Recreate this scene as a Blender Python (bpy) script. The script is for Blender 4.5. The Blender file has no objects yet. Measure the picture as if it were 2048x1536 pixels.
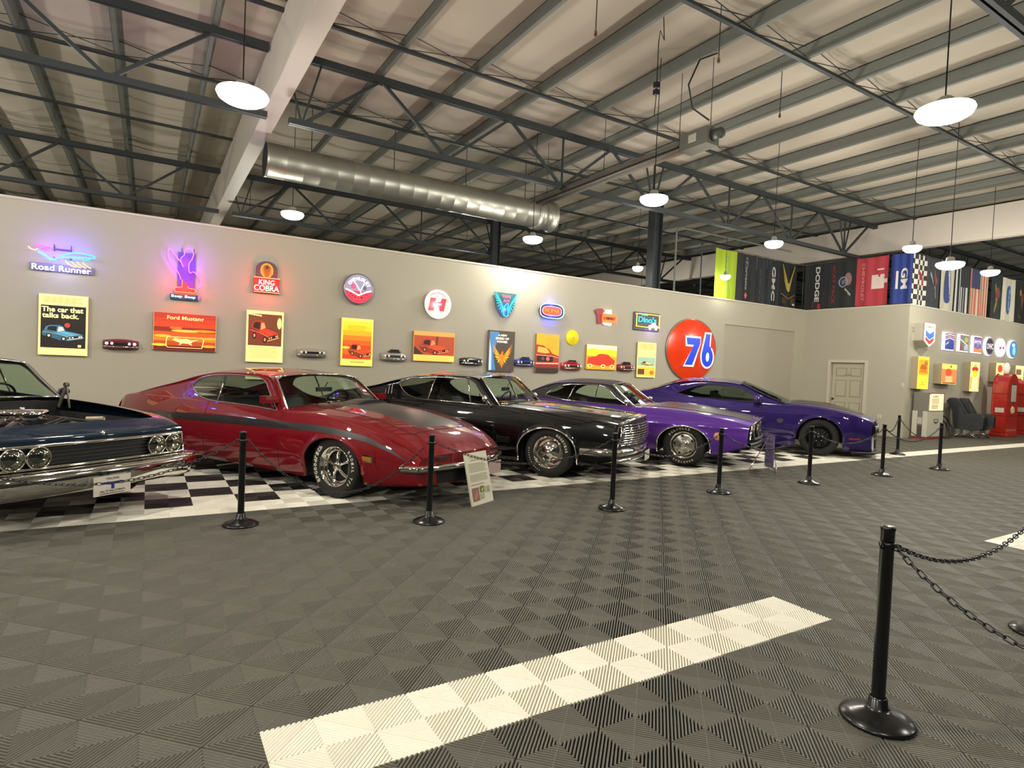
import bpy, math, random
import numpy as np
from mathutils import Vector, Matrix
PI = math.pi
random.seed(7)
SC = bpy.context.scene
COL = SC.collection
# ------------------------------------------------------------------ camera
F, YAW, PITCH, ROLL, CZ = 1191.849, 0.549, -0.028, 0.042, 1.456
cy, sy, cp, sp = math.cos(YAW), math.sin(YAW), math.cos(PITCH), math.sin(PITCH)
fw = Vector((sy*cp, cy*cp, sp)); rt = Vector((cy, -sy, 0)); up = rt.cross(fw)
c_, s_ = math.cos(ROLL), math.sin(ROLL)
rt, up = c_*rt + s_*up, -s_*rt + c_*up
cam = bpy.data.objects.new('camera', bpy.data.cameras.new('camera'))
cam.matrix_world = Matrix(((rt.x, up.x, -fw.x, 0), (rt.y, up.y, -fw.y, 0), (rt.z, up.z, -fw.z, CZ), (0, 0, 0, 1)))
cam.data.sensor_width = 36; cam.data.lens = F/2048*36; cam.data.clip_start = .05; cam.data.clip_end = 200
COL.objects.link(cam); SC.camera = cam
# ------------------------------------------------------------------ world, exposure, lamps
w = bpy.data.worlds.new('world'); SC.world = w; w.use_nodes = True
w.node_tree.nodes['Background'].inputs[0].default_value = (1, .9, .78, 1)
w.node_tree.nodes['Background'].inputs[1].default_value = .05
SC.view_settings.view_transform = 'Standard'; SC.view_settings.look = 'None'
SC.view_settings.exposure = 0.0; SC.view_settings.gamma = 1; SC.view_settings.use_curve_mapping = False
LAMP_W = 175
LAMP_COL = (1, .955, .86)

# ------------------------------------------------------------------ helpers
def lin(c):
    if isinstance(c, str):
        c = c.lstrip('#'); c = tuple(int(c[i:i+2], 16)/255 for i in (0, 2, 4))
    return tuple((v/12.92 if v <= .04045 else ((v+.055)/1.055)**2.4) for v in c)
_m = {}
def M(c, rough=.5, metal=0, emit=0, coat=0, spec=.5, bump=0, scale=40, var=0, name=None):
    k = (c, rough, metal, emit, coat, spec, bump, scale, var)
    if k in _m: return _m[k]
    m = bpy.data.materials.new(name or 'mat_%d' % len(_m)); m.use_nodes = True
    nt = m.node_tree; b = nt.nodes['Principled BSDF']; l = lin(c)
    b.inputs['Base Color'].default_value = (*l, 1); b.inputs['Roughness'].default_value = rough
    b.inputs['Metallic'].default_value = metal; b.inputs['Specular IOR Level'].default_value = spec
    if coat: b.inputs['Coat Weight'].default_value = coat; b.inputs['Coat Roughness'].default_value = .015; b.inputs['Coat IOR'].default_value = 1.5 if coat < 1 else 1.6
    if emit:
        b.inputs['Emission Color'].default_value = (*l, 1); b.inputs['Emission Strength'].default_value = emit
    if bump or var:
        tc = nt.nodes.new('ShaderNodeTexCoord'); n = nt.nodes.new('ShaderNodeTexNoise'); n.inputs['Scale'].default_value = scale
        n.inputs['Detail'].default_value = 5
        nt.links.new(tc.outputs['Object'], n.inputs['Vector'])
        if bump:
            bp = nt.nodes.new('ShaderNodeBump'); bp.inputs['Strength'].default_value = bump; bp.inputs['Distance'].default_value = .01
            nt.links.new(n.outputs['Fac'], bp.inputs['Height']); nt.links.new(bp.outputs['Normal'], b.inputs['Normal'])
        if var:
            r = nt.nodes.new('ShaderNodeMapRange'); r.inputs['To Min'].default_value = 1-var; r.inputs['To Max'].default_value = 1+var
            h = nt.nodes.new('ShaderNodeMix'); h.data_type = 'RGBA'; h.blend_type = 'MULTIPLY'; h.inputs[0].default_value = 1
            h.inputs[6].default_value = (*l, 1)
            nt.links.new(n.outputs['Fac'], r.inputs['Value']); nt.links.new(r.outputs[0], h.inputs[7]); nt.links.new(h.outputs[2], b.inputs['Base Color'])
    _m[k] = m; return m
def glassmat(tint, refl=.12):
    k = ('glass', tint, refl)
    if k in _m: return _m[k]
    m = bpy.data.materials.new('tinted_glass'); m.use_nodes = True; nt = m.node_tree; nt.nodes.clear()
    o = nt.nodes.new('ShaderNodeOutputMaterial'); t = nt.nodes.new('ShaderNodeBsdfTransparent'); g = nt.nodes.new('ShaderNodeBsdfGlossy')
    t.inputs[0].default_value = (*lin(tint), 1); g.inputs['Roughness'].default_value = .01
    lw = nt.nodes.new('ShaderNodeLayerWeight'); lw.inputs[0].default_value = .5; pw_ = nt.nodes.new('ShaderNodeMath'); pw_.operation = 'POWER'; pw_.inputs[1].default_value = 6
    mr = nt.nodes.new('ShaderNodeMapRange'); mr.inputs['To Min'].default_value = refl*.5; mr.inputs['To Max'].default_value = .65
    mx = nt.nodes.new('ShaderNodeMixShader')
    nt.links.new(lw.outputs['Facing'], pw_.inputs[0]); nt.links.new(pw_.outputs[0], mr.inputs['Value']); nt.links.new(mr.outputs[0], mx.inputs[0])
    nt.links.new(t.outputs[0], mx.inputs[1]); nt.links.new(g.outputs[0], mx.inputs[2]); nt.links.new(mx.outputs[0], o.inputs[0])
    _m[k] = m; return m
CHROME = M('#e8e6e0', .06, 1, name='chrome'); BLACK = M('#0b0b0c', .45, name='black_plastic'); RUBBER = M('#1c1a17', .7, name='rubber')
DARK = M('#050505', .8, name='dark_void')

class MB:
    def __init__(s): s.v = []; s.f = []; s.m = []; s.mats = []; s.sm = []
    def mi(s, mat):
        if mat not in s.mats: s.mats.append(mat)
        return s.mats.index(mat)
    def add(s, vs, fs, mat, smooth=False):
        o = len(s.v); s.v += [tuple(p) for p in vs]; i = s.mi(mat)
        for f in fs: s.f.append([o+a for a in f]); s.m.append(i); s.sm.append(smooth)
        return s
    def box(s, x0, x1, y0, y1, z0, z1, mat):
        v = [(x, y, z) for x in (x0, x1) for y in (y0, y1) for z in (z0, z1)]
        return s.add(v, [(0, 1, 3, 2), (4, 6, 7, 5), (0, 4, 5, 1), (2, 3, 7, 6), (0, 2, 6, 4), (1, 5, 7, 3)], mat)
    def bar(s, a, b, wx, wz, mat):      # rectangular bar between two points
        a, b = Vector(a), Vector(b); d = (b-a).normalized(); u = Vector((0, 0, 1)) if abs(d.z) < .95 else Vector((1, 0, 0))
        r = d.cross(u).normalized(); u = r.cross(d); r *= wx/2; u *= wz/2
        v = [a-r-u, a+r-u, a+r+u, a-r+u, b-r-u, b+r-u, b+r+u, b-r+u]
        return s.add(v, [(0, 1, 2, 3), (4, 7, 6, 5), (0, 4, 5, 1), (1, 5, 6, 2), (2, 6, 7, 3), (3, 7, 4, 0)], mat)
    def tube(s, pts, r, mat, n=8, closed=False, cap=True, smooth=True):
        P = [Vector(p) for p in pts]; N = len(P); rings = []; prev = None
        for i in range(N):
            if closed: d = P[(i+1) % N]-P[i-1]
            else: d = P[min(i+1, N-1)]-P[max(i-1, 0)]
            if d.length < 1e-9: d = Vector((1, 0, 0))
            d.normalize()
            if prev is None:
                u = Vector((0, 0, 1)) if abs(d.z) < .9 else Vector((1, 0, 0)); a = d.cross(u).normalized()
            else: a = (prev-d*prev.dot(d)); a = a.normalized() if a.length > 1e-6 else d.orthogonal().normalized()
            prev = a; b = d.cross(a); rr = r[i] if isinstance(r, (list, tuple)) else r
            rings.append([P[i]+(a*math.cos(2*PI*k/n)+b*math.sin(2*PI*k/n))*rr for k in range(n)])
        v = [p for rg in rings for p in rg]; f = []
        for i in range(N if closed else N-1):
            j = (i+1) % N
            for k in range(n): f.append((i*n+k, i*n+(k+1) % n, j*n+(k+1) % n, j*n+k))
        if cap and not closed: f += [tuple(range(n)), tuple(range((N-1)*n, N*n))[::-1]]
        return s.add(v, f, mat, smooth)
    def lathe(s, prof, c, axis, mat, n=24, smooth=True):   # prof: (radius, along axis)
        ax = Vector(axis).normalized(); a = ax.orthogonal().normalized(); b = ax.cross(a); c = Vector(c)
        v = [c+ax*h+(a*math.cos(2*PI*k/n)+b*math.sin(2*PI*k/n))*r for r, h in prof for k in range(n)]
        f = [(i*n+k, i*n+(k+1) % n, (i+1)*n+(k+1) % n, (i+1)*n+k) for i in range(len(prof)-1) for k in range(n)]
        return s.add(v, f, mat, smooth)
    def disc(s, c, axis, r, mat, n=24):
        ax = Vector(axis).normalized(); a = ax.orthogonal().normalized(); b = ax.cross(a); c = Vector(c)
        return s.add([c+(a*math.cos(2*PI*k/n)+b*math.sin(2*PI*k/n))*r for k in range(n)], [tuple(range(n))], mat)
    def grid(s, rows, mat, smooth=True):
        n = len(rows[0]); v = [p for r in rows for p in r]
        f = [(i*n+k, i*n+k+1, (i+1)*n+k+1, (i+1)*n+k) for i in range(len(rows)-1) for k in range(n-1)]
        return s.add(v, f, mat, smooth)
    def prism(s, pts, y0, y1, mat, plane='xz'):   # extrude polygon (x,z) between y0 and y1
        n = len(pts); g = (lambda p, y: (p[0], y, p[1])) if plane == 'xz' else ((lambda p, y: (y, p[0], p[1])) if plane == 'yz' else (lambda p, y: (p[0], p[1], y)))
        v = [g(p, y0) for p in pts]+[g(p, y1) for p in pts]
        return s.add(v, [tuple(range(n)), tuple(range(n, 2*n))[::-1]]+[(i, (i+1) % n, n+(i+1) % n, n+i) for i in range(n)], mat)
    def build(s, name, parent=None, loc=None, rotz=0, bevel=0, weld=False):
        me = bpy.data.meshes.new(name); me.from_pydata(s.v, [], s.f)
        for m in s.mats: me.materials.append(m)
        me.polygons.foreach_set('material_index', s.m); me.polygons.foreach_set('use_smooth', s.sm); me.update()
        o = bpy.data.objects.new(name, me); COL.objects.link(o)
        if parent is not None: o.parent = parent
        if loc is not None: o.location = loc
        if rotz: o.rotation_euler.z = rotz
        if bevel:
            b = o.modifiers.new('bevel', 'BEVEL'); b.width = bevel; b.segments = 2; b.limit_method = 'ANGLE'; b.angle_limit = .7
        return o
def tag(o, label=None, cat=None, group=None, kind=None):
    if label: o['label'] = label
    if cat: o['category'] = cat
    if group: o['group'] = group
    if kind: o['kind'] = kind
    return o
def thing(name, label, cat, loc=(0, 0, 0), rotz=0, group=None):
    o = bpy.data.objects.new(name, None); COL.objects.link(o); o.location = loc; o.rotation_euler.z = rotz; o.empty_display_size = .1
    return tag(o, label, cat, group)
def struct(name, mb, **k):
    o = mb.build(name, **k); o['kind'] = 'structure'; return o
def dup(root, loc, rotz, label=None):
    r = root.copy(); COL.objects.link(r); r.location = loc; r.rotation_euler.z = rotz
    if label: r['label'] = label
    for ch in list(root.children):
        c = ch.copy(); COL.objects.link(c); c.parent = r
        for g in list(ch.children):
            d = g.copy(); COL.objects.link(d); d.parent = c
    return r
_txt = {}
def text_geo(s, bold=.02):
    k = (s, bold)
    if k not in _txt:
        cu = bpy.data.curves.new('t', 'FONT'); cu.body = s; cu.offset = bold; cu.resolution_u = 3
        o = bpy.data.objects.new('t', cu); COL.objects.link(o)
        bpy.context.view_layer.update()
        me = bpy.data.meshes.new_from_object(o.evaluated_get(bpy.context.evaluated_depsgraph_get()))
        v = [tuple(p.co)[:2] for p in me.vertices]; f = [tuple(p.vertices) for p in me.polygons]
        bpy.data.objects.remove(o); bpy.data.curves.remove(cu); bpy.data.meshes.remove(me)
        xs = [p[0] for p in v]; ys = [p[1] for p in v]
        _txt[k] = (v, f, min(xs), max(xs), min(ys), max(ys))
    return _txt[k]
class Art:
    """flat printed shapes laid on a panel, x to the viewer's right, z up, out of the panel towards -y"""
    def __init__(s, y, mb=None, cx=0, cz=0, sx=1, sz=1): s.mb = mb or MB(); s.y = y; s.c = (cx, cz); s.s = (sx, sz); s.n = 0
    def P(s, x, z): return (s.c[0]+x*s.s[0], s.y-s.n*.0007, s.c[1]+z*s.s[1])
    def poly(s, pts, m): s.mb.add([s.P(*p) for p in pts], [tuple(range(len(pts)))], m); s.n += 1; return s
    def rect(s, x0, z0, x1, z1, m): return s.poly([(x0, z0), (x1, z0), (x1, z1), (x0, z1)], m)
    def ell(s, x, z, rx, rz, m, n=28, a0=0, a1=2*PI): return s.poly([(x+rx*math.cos(a0+(a1-a0)*k/n), z+rz*math.sin(a0+(a1-a0)*k/n)) for k in range(n+(a1-a0 < 6))], m)
    def ring(s, x, z, rx, rz, t, m, n=32, a0=0, a1=2*PI):
        vs = []
        for k in range(n+1):
            a = a0+(a1-a0)*k/n
            vs += [s.P(x+rx*math.cos(a), z+rz*math.sin(a)), s.P(x+(rx-t)*math.cos(a), z+(rz-t*rz/rx)*math.sin(a))]
        s.mb.add(vs, [(2*k, 2*k+1, 2*k+3, 2*k+2) for k in range(n)], m); s.n += 1; return s
    def line(s, pts, wd, m):
        for a, b in zip(pts, pts[1:]):
            dx, dz = b[0]-a[0], b[1]-a[1]; L = math.hypot(dx, dz) or 1; nx, nz = -dz/L*wd/2, dx/L*wd/2
            s.mb.add([s.P(a[0]+nx, a[1]+nz), s.P(b[0]+nx, b[1]+nz), s.P(b[0]-nx, b[1]-nz), s.P(a[0]-nx, a[1]-nz)], [(0, 1, 2, 3)], m)
        s.n += 1; return s
    def text(s, t, x, z, wd, h, m, bold=.02, rot=0, shear=0):
        v, f, x0, x1, y0, y1 = text_geo(t, bold); out = []
        cr, sr = math.cos(rot), math.sin(rot)
        for a, b in v:
            u = ((a-x0)/(x1-x0)-.5)*wd; q = ((b-y0)/(y1-y0)-.5)*h; u += shear*q
            out.append(s.P(x+u*cr-q*sr, z+u*sr+q*cr))
        s.mb.add(out, f, m); s.n += 1; return s
    def arctext(s, t, x, z, r, a0, a1, h, m, bold=.03, flip=False):
        for i, ch in enumerate(t):
            if ch == ' ': continue
            a = a0+(a1-a0)*(i+.5)/len(t); s.text(ch, x+r*math.cos(a), z+r*math.sin(a), h*.75, h, m, bold, a-PI/2+(PI if flip else 0)); s.n -= 1
        s.n += 1; return s
    def lines(s, x0, x1, z0, z1, n, m, fill=.5, ragged=.15):     # small print that cannot be read
        for i in range(n):
            z = z1-(z1-z0)*(i+.5)/n; h = (z1-z0)/n*fill/2
            s.rect(x0, z-h, x1-(x1-x0)*ragged*random.random(), z+h, m); s.n -= 1
        s.n += 1; return s
def pchip(xs, ys):
    xs = list(xs); ys = list(ys)
    if xs[0] > xs[-1]: xs.reverse(); ys.reverse()
    n = len(xs); h = [xs[i+1]-xs[i] for i in range(n-1)]; d = [(ys[i+1]-ys[i])/h[i] for i in range(n-1)]
    t = [d[0]]+[0 if d[i-1]*d[i] <= 0 else 2*d[i-1]*d[i]/(d[i-1]+d[i]) for i in range(1, n-1)]+[d[-1]]
    def f(x):
        if x <= xs[0]: return ys[0]
        if x >= xs[-1]: return ys[-1]
        i = max(k for k in range(n-1) if xs[k] <= x); u = (x-xs[i])/h[i]
        return ys[i]*(1+2*u)*(1-u)**2+h[i]*t[i]*u*(1-u)**2+ys[i+1]*u*u*(3-2*u)+h[i]*t[i+1]*u*u*(u-1)
    return f
def P2(pairs): return pchip([p[0] for p in pairs], [p[1] for p in pairs])
#%%PART structure
# ------------------------------------------------------------------ floor of ribbed tiles
T = .4; X0, Y0 = -.801, 6.023; WALL_Y, WALL_H, CX, CY = 11.083, 3.564, 17.31, 8.13
K1 = 31                                     # right-hand end column of the parking bay
def tile_colour(k, m):                      # 0 grey, 1 white, 2 black
    if m == -10 and ((3 <= k < 11) or (19 <= k < 27) or (35 <= k < 43)): return 1
    if m == 0: return 1
    if 0 < m < 13 and k < K1: return 1 if (k == K1-1 or (k+m) % 2 == 0) else 2
    return 0
def make_floor():
    grey = M('#605e53', .5, spec=.35, var=.12, scale=3, name='grey_rib'); white = M('#fbf7e6', .35, spec=.5, var=.05, scale=3, name='white_rib')
    black = M('#37332f', .4, spec=.5, name='black_rib'); gap = M('#060605', .9, name='rib_gap'); wgap = M('#a89d7e', .7, name='white_gap'); seam = M('#77756a', .6)
    mats = [grey, white, black, gap, wgap, seam]
    # template ribs for one quadrant: u+v = c bands
    D = -.014; q = T/2; N = 20; bands = []
    for i in range(N):
        c0, c1 = (i+.24)*2/N, (i+.74)*2/N
        def ends(c): return ((c, 0), (0, c)) if c <= 1 else ((1, c-1), (c-1, 1))
        a, b = ends(c0), ends(c1); bands.append((a[0], b[0], b[1], a[1]))
    tv = []
    for A in bands:
        for p in A: tv.append((p[0], p[1], 0))
        for p in A: tv.append((p[0], p[1], D))
    tv = np.array(tv); nb = len(bands)
    tf = np.array([[8*i+a for a in f] for i in range(nb) for f in ((0, 1, 2, 3), (0, 3, 7, 4), (1, 5, 6, 2))])
    V = []; Fc = []; MI = []; base = 0
    quads = []
    for qi in (0, 1):
        for qj in (0, 1):
            t = tv.copy()
            if (qi+qj) % 2: t[:, 0] = 1-t[:, 0]
            t[:, 0] = (t[:, 0]+qi)*q; t[:, 1] = (t[:, 1]+qj)*q; quads.append(t)
    tile = np.concatenate(quads); tfa = np.concatenate([tf+len(tv)*i for i in range(4)])
    kr = range(-9, 52); mr = range(-16, 6)
    for k in kr:
        for m in mr:
            c = tile_colour(k, m)
            V.append(tile+np.array([X0+k*T, Y0+m*T, 0])); Fc.append(tfa+base); MI.append(np.full(len(tfa), c)); base += len(tile)
            x, y = X0+k*T, Y0+m*T
            z = D if c != 1 else D*.5
            V.append(np.array([[x, y, z], [x+T, y, z], [x+T, y+T, z], [x, y+T, z]])); Fc.append(np.array([[base, base+1, base+2, base+3]])); MI.append(np.array([4 if c == 1 else 3])); base += 4
            if c == 0 and k < 24:
                e = .0011; V.append(np.array([[x+e, y, .0003], [x+T, y+T-e, .0003], [x+T-e, y+T, .0003], [x, y+e, .0003]])); Fc.append(np.array([[base, base+1, base+2, base+3]])); MI.append(np.array([5])); base += 4
    def plate(xa, xb, ya, yb, mi):
        nonlocal base
        V.append(np.array([[xa, ya, 0], [xb, ya, 0], [xb, yb, 0], [xa, yb, 0]])); Fc.append(np.array([[base, base+1, base+2, base+3]])); MI.append(np.array([mi])); base += 4
    xa, xb = X0+kr[0]*T, X0+(kr[-1]+1)*T; ya, yb = Y0+mr[0]*T, Y0+(mr[-1]+1)*T
    for k in range(-30, K1):                # smooth tiles deep in the bay
        for m in range(-1 if k < kr[0] else 6, 13): plate(X0+k*T, X0+(k+1)*T, Y0+m*T, Y0+(m+1)*T, tile_colour(k, m) if tile_colour(k, m) else 6)
    plate(X0+K1*T, 36, yb, 13, 6); plate(xb, 36, Y0+T, yb, 6); plate(xb, 36, Y0, Y0+T, 1); plate(xb, 36, -12, Y0, 6)
    plate(-14, xa, -12, Y0-T, 6); plate(xa, xb, -12, ya, 6); plate(-14, 36, Y0+13*T, 30, 6); plate(X0+K1*T, 36, 13, Y0+13*T, 6) if Y0+13*T > 13 else None
    V = np.concatenate(V); Fc = np.concatenate(Fc); MI = np.concatenate(MI).astype(np.int32)
    me = bpy.data.meshes.new('floor'); me.vertices.add(len(V)); me.vertices.foreach_set('co', V.astype(np.float32).ravel())
    me.loops.add(Fc.size); me.loops.foreach_set('vertex_index', Fc.astype(np.int32).ravel())
    me.polygons.add(len(Fc)); me.polygons.foreach_set('loop_start', np.arange(0, Fc.size, 4, dtype=np.int32))
    me.update(calc_edges=True)
    for m in mats+[M('#47453d', .5, var=.1, scale=6, name='grey_tile_far')]: me.materials.append(m)
    me.polygons.foreach_set('material_index', MI); me.update()
    o = bpy.data.objects.new('floor', me); COL.objects.link(o); o['kind'] = 'structure'
make_floor()
# ------------------------------------------------------------------ walls
WALL = M('#b4ae9b', .75, bump=.15, scale=60, name='wall_paint'); TRIM = M('#c9c1ae', .5, name='trim_paint')
b = MB(); y0, y1 = WALL_Y, WALL_Y+.16
b.box(-14, 13.61, y0, y1, 0, WALL_H, WALL); b.box(13.61, 16.80, y0, y1, 2.90, WALL_H, WALL); b.box(16.80, CX+.16, y0, y1, 0, WALL_H, WALL)
b.box(13.61, 16.80, y0+.04, y1, 0, 2.90, M('#ada594', .7))
b.build('wall_left')['kind'] = 'structure'
b = MB(); b.box(-14, CX+.17, y0-.02, y1+.02, WALL_H, WALL_H+.035, TRIM); struct('trim_1', b)
b = MB()
b.box(CX, CX+.16, CY, 9.21, 0, WALL_H, WALL); b.box(CX, CX+.16, 10.2, WALL_Y, 0, WALL_H, WALL); b.box(CX, CX+.16, 9.21, 10.2, 2.0, WALL_H, WALL)
struct('wall_back', b)
b = MB(); b.box(CX-.02, CX+.18, CY-.02, WALL_Y-.021, WALL_H, WALL_H+.035, TRIM); struct('trim_2', b)
b = MB(); b.box(CX+.16, 34, CY, CY+.16, 0, WALL_H, WALL); struct('wall_right', b)
b = MB(); b.box(CX+.181, 34, CY-.02, CY+.18, WALL_H, WALL_H+.035, TRIM); struct('trim_3', b)
b = MB()                                    # door casing
for ya, yb in ((9.13, 9.21), (10.2, 10.28)): b.box(CX-.02, CX, ya, yb, 0, 2.08, TRIM)
b.box(CX-.02, CX, 9.21, 10.2, 2.0, 2.08, TRIM)
struct('trim_4', b)
b = MB(); DC = M('#b9b39a', .5, name='door_paint')
b.box(CX+.10, CX+.14, 9.22, 10.19, .01, 1.99, DC)
door = struct('door_1', b)
for i, (za, zb) in enumerate(((.18, .85), (1.0, 1.5), (1.6, 1.85))):
    for ya, yb in ((9.34, 9.66), (9.76, 10.08)):
        p = MB(); n = 6; v = []
        p.box(CX+.092, CX+.10, ya, yb, za, zb, M('#a29c86', .5)); p.box(CX+.086, CX+.092, ya+.03, yb-.03, za+.03, zb-.03, DC); p.build('door_panel', door, bevel=.003)
p = MB(); p.lathe([(0, -.07), (.028, -.065), (.03, -.045), (.012, -.035), (.012, 0)], (CX+.10, 10.12, .93), (1, 0, 0), M('#4a4436', .3, 1), 16); p.build('door_handle', door)
p = MB(); p.box(CX+.082, CX+.099, 9.62, 9.82, 1.63, 1.67, M('#9a937d', .5)); p.build('door_plaque', door)
# far shell of the hall
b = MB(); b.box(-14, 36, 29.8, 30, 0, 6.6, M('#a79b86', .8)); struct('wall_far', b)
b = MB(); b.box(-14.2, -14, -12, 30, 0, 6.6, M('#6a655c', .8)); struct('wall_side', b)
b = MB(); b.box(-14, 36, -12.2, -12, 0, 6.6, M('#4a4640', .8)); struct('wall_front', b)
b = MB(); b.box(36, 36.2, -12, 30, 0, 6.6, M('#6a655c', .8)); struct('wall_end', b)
# ------------------------------------------------------------------ ceiling, purlins, bridging
CEIL = M('#c6bca9', .85, bump=.25, scale=1.3, var=.04, name='roof_insulation'); STEEL = M('#74776f', .6, .1, name='grey_green_steel'); DSTEEL = M('#35393a', .5, .3, name='dark_steel')
PX = [-.5+1.23*k for k in range(-10, 29)]
rows = []
ys = np.linspace(-12, 30, 43)
xs = []
for a in PX: xs += [a, a+.3, a+.615, a+.93]
for y in ys: rows.append([(x, y, 6.36-(.05*math.sin(PI*((x-PX[0]) % 1.23)/1.23))-.012*math.sin(y*3.1+x)) for x in xs])
b = MB(); b.grid(rows, CEIL); ceil = struct('ceiling', b)
for x in PX:
    p = MB(); p.box(x-.004, x+.004, -12, 29.8, 6.12, 6.35, STEEL); p.box(x-.06, x+.004, -12, 29.8, 6.115, 6.125, STEEL); p.box(x-.004, x+.07, -12, 29.8, 6.34, 6.35, STEEL)
    p.box(x-.062, x-.056, -12, 29.8, 6.115, 6.14, STEEL); p.build('roof_purlin', ceil)
for y in (2.4, 5.4, 8.6, 11.5, 14.3, 17.1, 20):
    p = MB(); p.box(-14, 36, y-.03, y+.03, 6.07, 6.115, DSTEEL); p.build('bridging_bar', ceil)
    if 2 < y < 12:
        for x in PX[6:24]:
            p = MB(); p.tube([(x, y+.03, 6.13), (x+1.23, y+.03, 6.33)], .007, DSTEEL, 5); p.tube([(x, y-.03, 6.33), (x+1.23, y-.03, 6.13)], .007, DSTEEL, 5); p.build('bridging_rod', ceil)
# ------------------------------------------------------------------ girders
GP = M('#c6bdb0', .55, name='girder_paint')
for x, lab in ((1.585, 'long white painted roof girder crossing above the red car to the wall'), (18.45, 'white painted roof girder high above the row of hanging flags')):
    b = MB(); b.box(x-.135, x+.135, -12, 29.8, 5.28, 6.11, GP); g = b.build('roof_girder', bevel=.01); tag(g, lab, 'girder')
# ------------------------------------------------------------------ trusses
def truss(y, label, z0=5.0, z1=6.1):
    t = thing('roof_truss', label, 'roof truss', (0, y, 0))
    for xa, xb in ((-13.9, 1.43), (1.74, 18.29), (18.61, 35.9)):
        for nm, z, hgt in (('top_chord', z1-.06, .10), ('bottom_chord', z0+.04, .08)):
            b = MB(); b.box(xa, xb, -.055, -.012, z-hgt/2, z+hgt/2, DSTEEL); b.box(xa, xb, .012, .055, z-hgt/2, z+hgt/2, DSTEEL); b.box(xa, xb, -.055, .055, z+hgt/2, z+hgt/2+.01, DSTEEL); b.build(nm, t)
    P = 2.46; x = -.53-5*P; k = 0
    while x < 26:
        for dx, r in ((-P/2, .05), (P/2, .05)):
            a, c = (x, 0, z0+.04), (x+dx, 0, z1-.06)
            if not any(g-.15 < max(a[0], c[0]) and min(a[0], c[0]) < g+.15 for g in (1.585, 18.45)):
                b = MB(); b.bar(a, c, .045, r, DSTEEL); b.build('web_brace', t)
        if abs(x-1.93) > .5 and (k % 2 == 0 or x > 6):
            b = MB(); b.bar((x, 0, z0+.04), (x, 0, z1-.06), .035, .03, DSTEEL); b.build('web_brace', t)
        if k % 3 == 0 and x > 1:
            b = MB(); b.bar((x, 0, z0+.04), (x-.28, 0, z1-.06), .03, .03, DSTEEL); b.bar((x, 0, z0+.04), (x+.28, 0, z1-.06), .03, .03, DSTEEL); b.build('web_brace', t)
        x += P; k += 1
truss(2.58, 'dark steel roof truss nearest overhead, only its end showing at the top right corner')
truss(9.65, 'dark steel zigzag roof truss nearest in front of the long poster wall')
truss(16.75, 'dark steel roof truss just behind the top of the poster wall')
truss(24.0, 'farthest dark steel roof truss seen low over the poster wall')
# steel column behind the wall
b = MB()
b.box(11.30, 11.315, 11.62, 11.86, 0, 6.3, DSTEEL); b.box(11.585, 11.60, 11.62, 11.86, 0, 6.3, DSTEEL); b.box(11.315, 11.585, 11.72, 11.74, 0, 6.3, DSTEEL)
tag(b.build('steel_column'), 'dark steel column standing behind the poster wall under the roof', 'column')
b = MB(); b.box(9.14, 9.155, 16.45, 16.65, 0, 6.3, DSTEEL); b.box(9.40, 9.415, 16.45, 16.65, 0, 6.3, DSTEEL); b.box(9.155, 9.40, 16.54, 16.56, 0, 6.3, DSTEEL); tag(b.build('steel_column'), 'farther dark steel column seen just above the bright patch of the poster wall', 'column')
b = MB(); b.tube([(12.0, 11.5, 3.2), (12.0, 11.5, 5.25), (12.06, 11.5, 5.35), (12.16, 11.5, 5.4), (17.0, 11.5, 5.42)], .025, STEEL, 8)
tag(b.build('conduit_pipe'), 'thin bent conduit pipe rising beside the dark steel column', 'pipe')
# ------------------------------------------------------------------ duct, heater, hanging cable
t = thing('air_duct', 'long round silver air duct hanging behind the poster wall top', 'air duct', (1.7, 11.55, 4.98))
prof = [(.30, 0)]; x = 0
while x < 5.9: prof += [(.30, x+.02), (.303, x+.03), (.303, x+.04), (.30, x+.05)]; x += .30
DU = M('#a7a69a', .40, .85, name='galvanised_sheet')
b = MB(); b.lathe(prof, (0, 0, 0), (1, 0, 0), DU, 28); b.build('duct_pipe', t)
b = MB(); b.lathe([(.30, 0), (.34, .0), (.34, .18), (.31, .2), (.31, .45), (.35, .45), (.35, .5), (0, .5)], (5.75, 0, 0), (1, 0, 0), DU, 28); b.build('end_collar', t); b = MB(); b.disc((-.001, 0, 0), (1, 0, 0), .3, DARK, 28); b.build('duct_opening', t)
for x in (.8, 2.4, 4.0, 5.5):
    b = MB(); b.tube([(x, 0, .3), (x, 0, 1.1)], .008, DSTEEL, 6); b.build('hanger_rod', t)
t = thing('tube_heater', 'long radiant tube heater with shiny reflector hung under the roof', 'heater', (6.95, 10.7, 4.95), 0)
R = M('#8f8d84', .3, .8)
b = MB(); b.grid([[(-.15, y, -.04), (-.1, y, .05), (-.03, y, .09), (.03, y, .09), (.1, y, .05), (.15, y, -.04)] for y in (0, -4.1)], R, False); b.build('reflector', t)
b = MB(); b.tube([(0, -.05, 0), (0, -4.1, 0)], .04, M('#4b4640', .5, .6), 10); b.build('burner_tube', t)
b = MB(); b.box(-.12, .14, -4.65, -4.12, -.12, .13, M('#5f5f56', .5)); b.box(-.13, -.121, -4.45, -4.3, -.04, .08, M('#a9a798', .5)); b.build('burner_box', t, bevel=.01)
b = MB(); b.lathe([(0, 0), (.08, 0), (.08, -.15), (.05, -.17), (0, -.17)], (.0, -4.66, .0), (0, 1, 0), M('#3b3b38', .5), 14); b.build('fan_motor', t)
for y in (-.4, -2.2, -4.0, -4.6):
    b = MB(); b.tube([(0, y, .09), (0, y, 1.15)], .006, DSTEEL, 5); b.build('hanger_rod', t)
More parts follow.
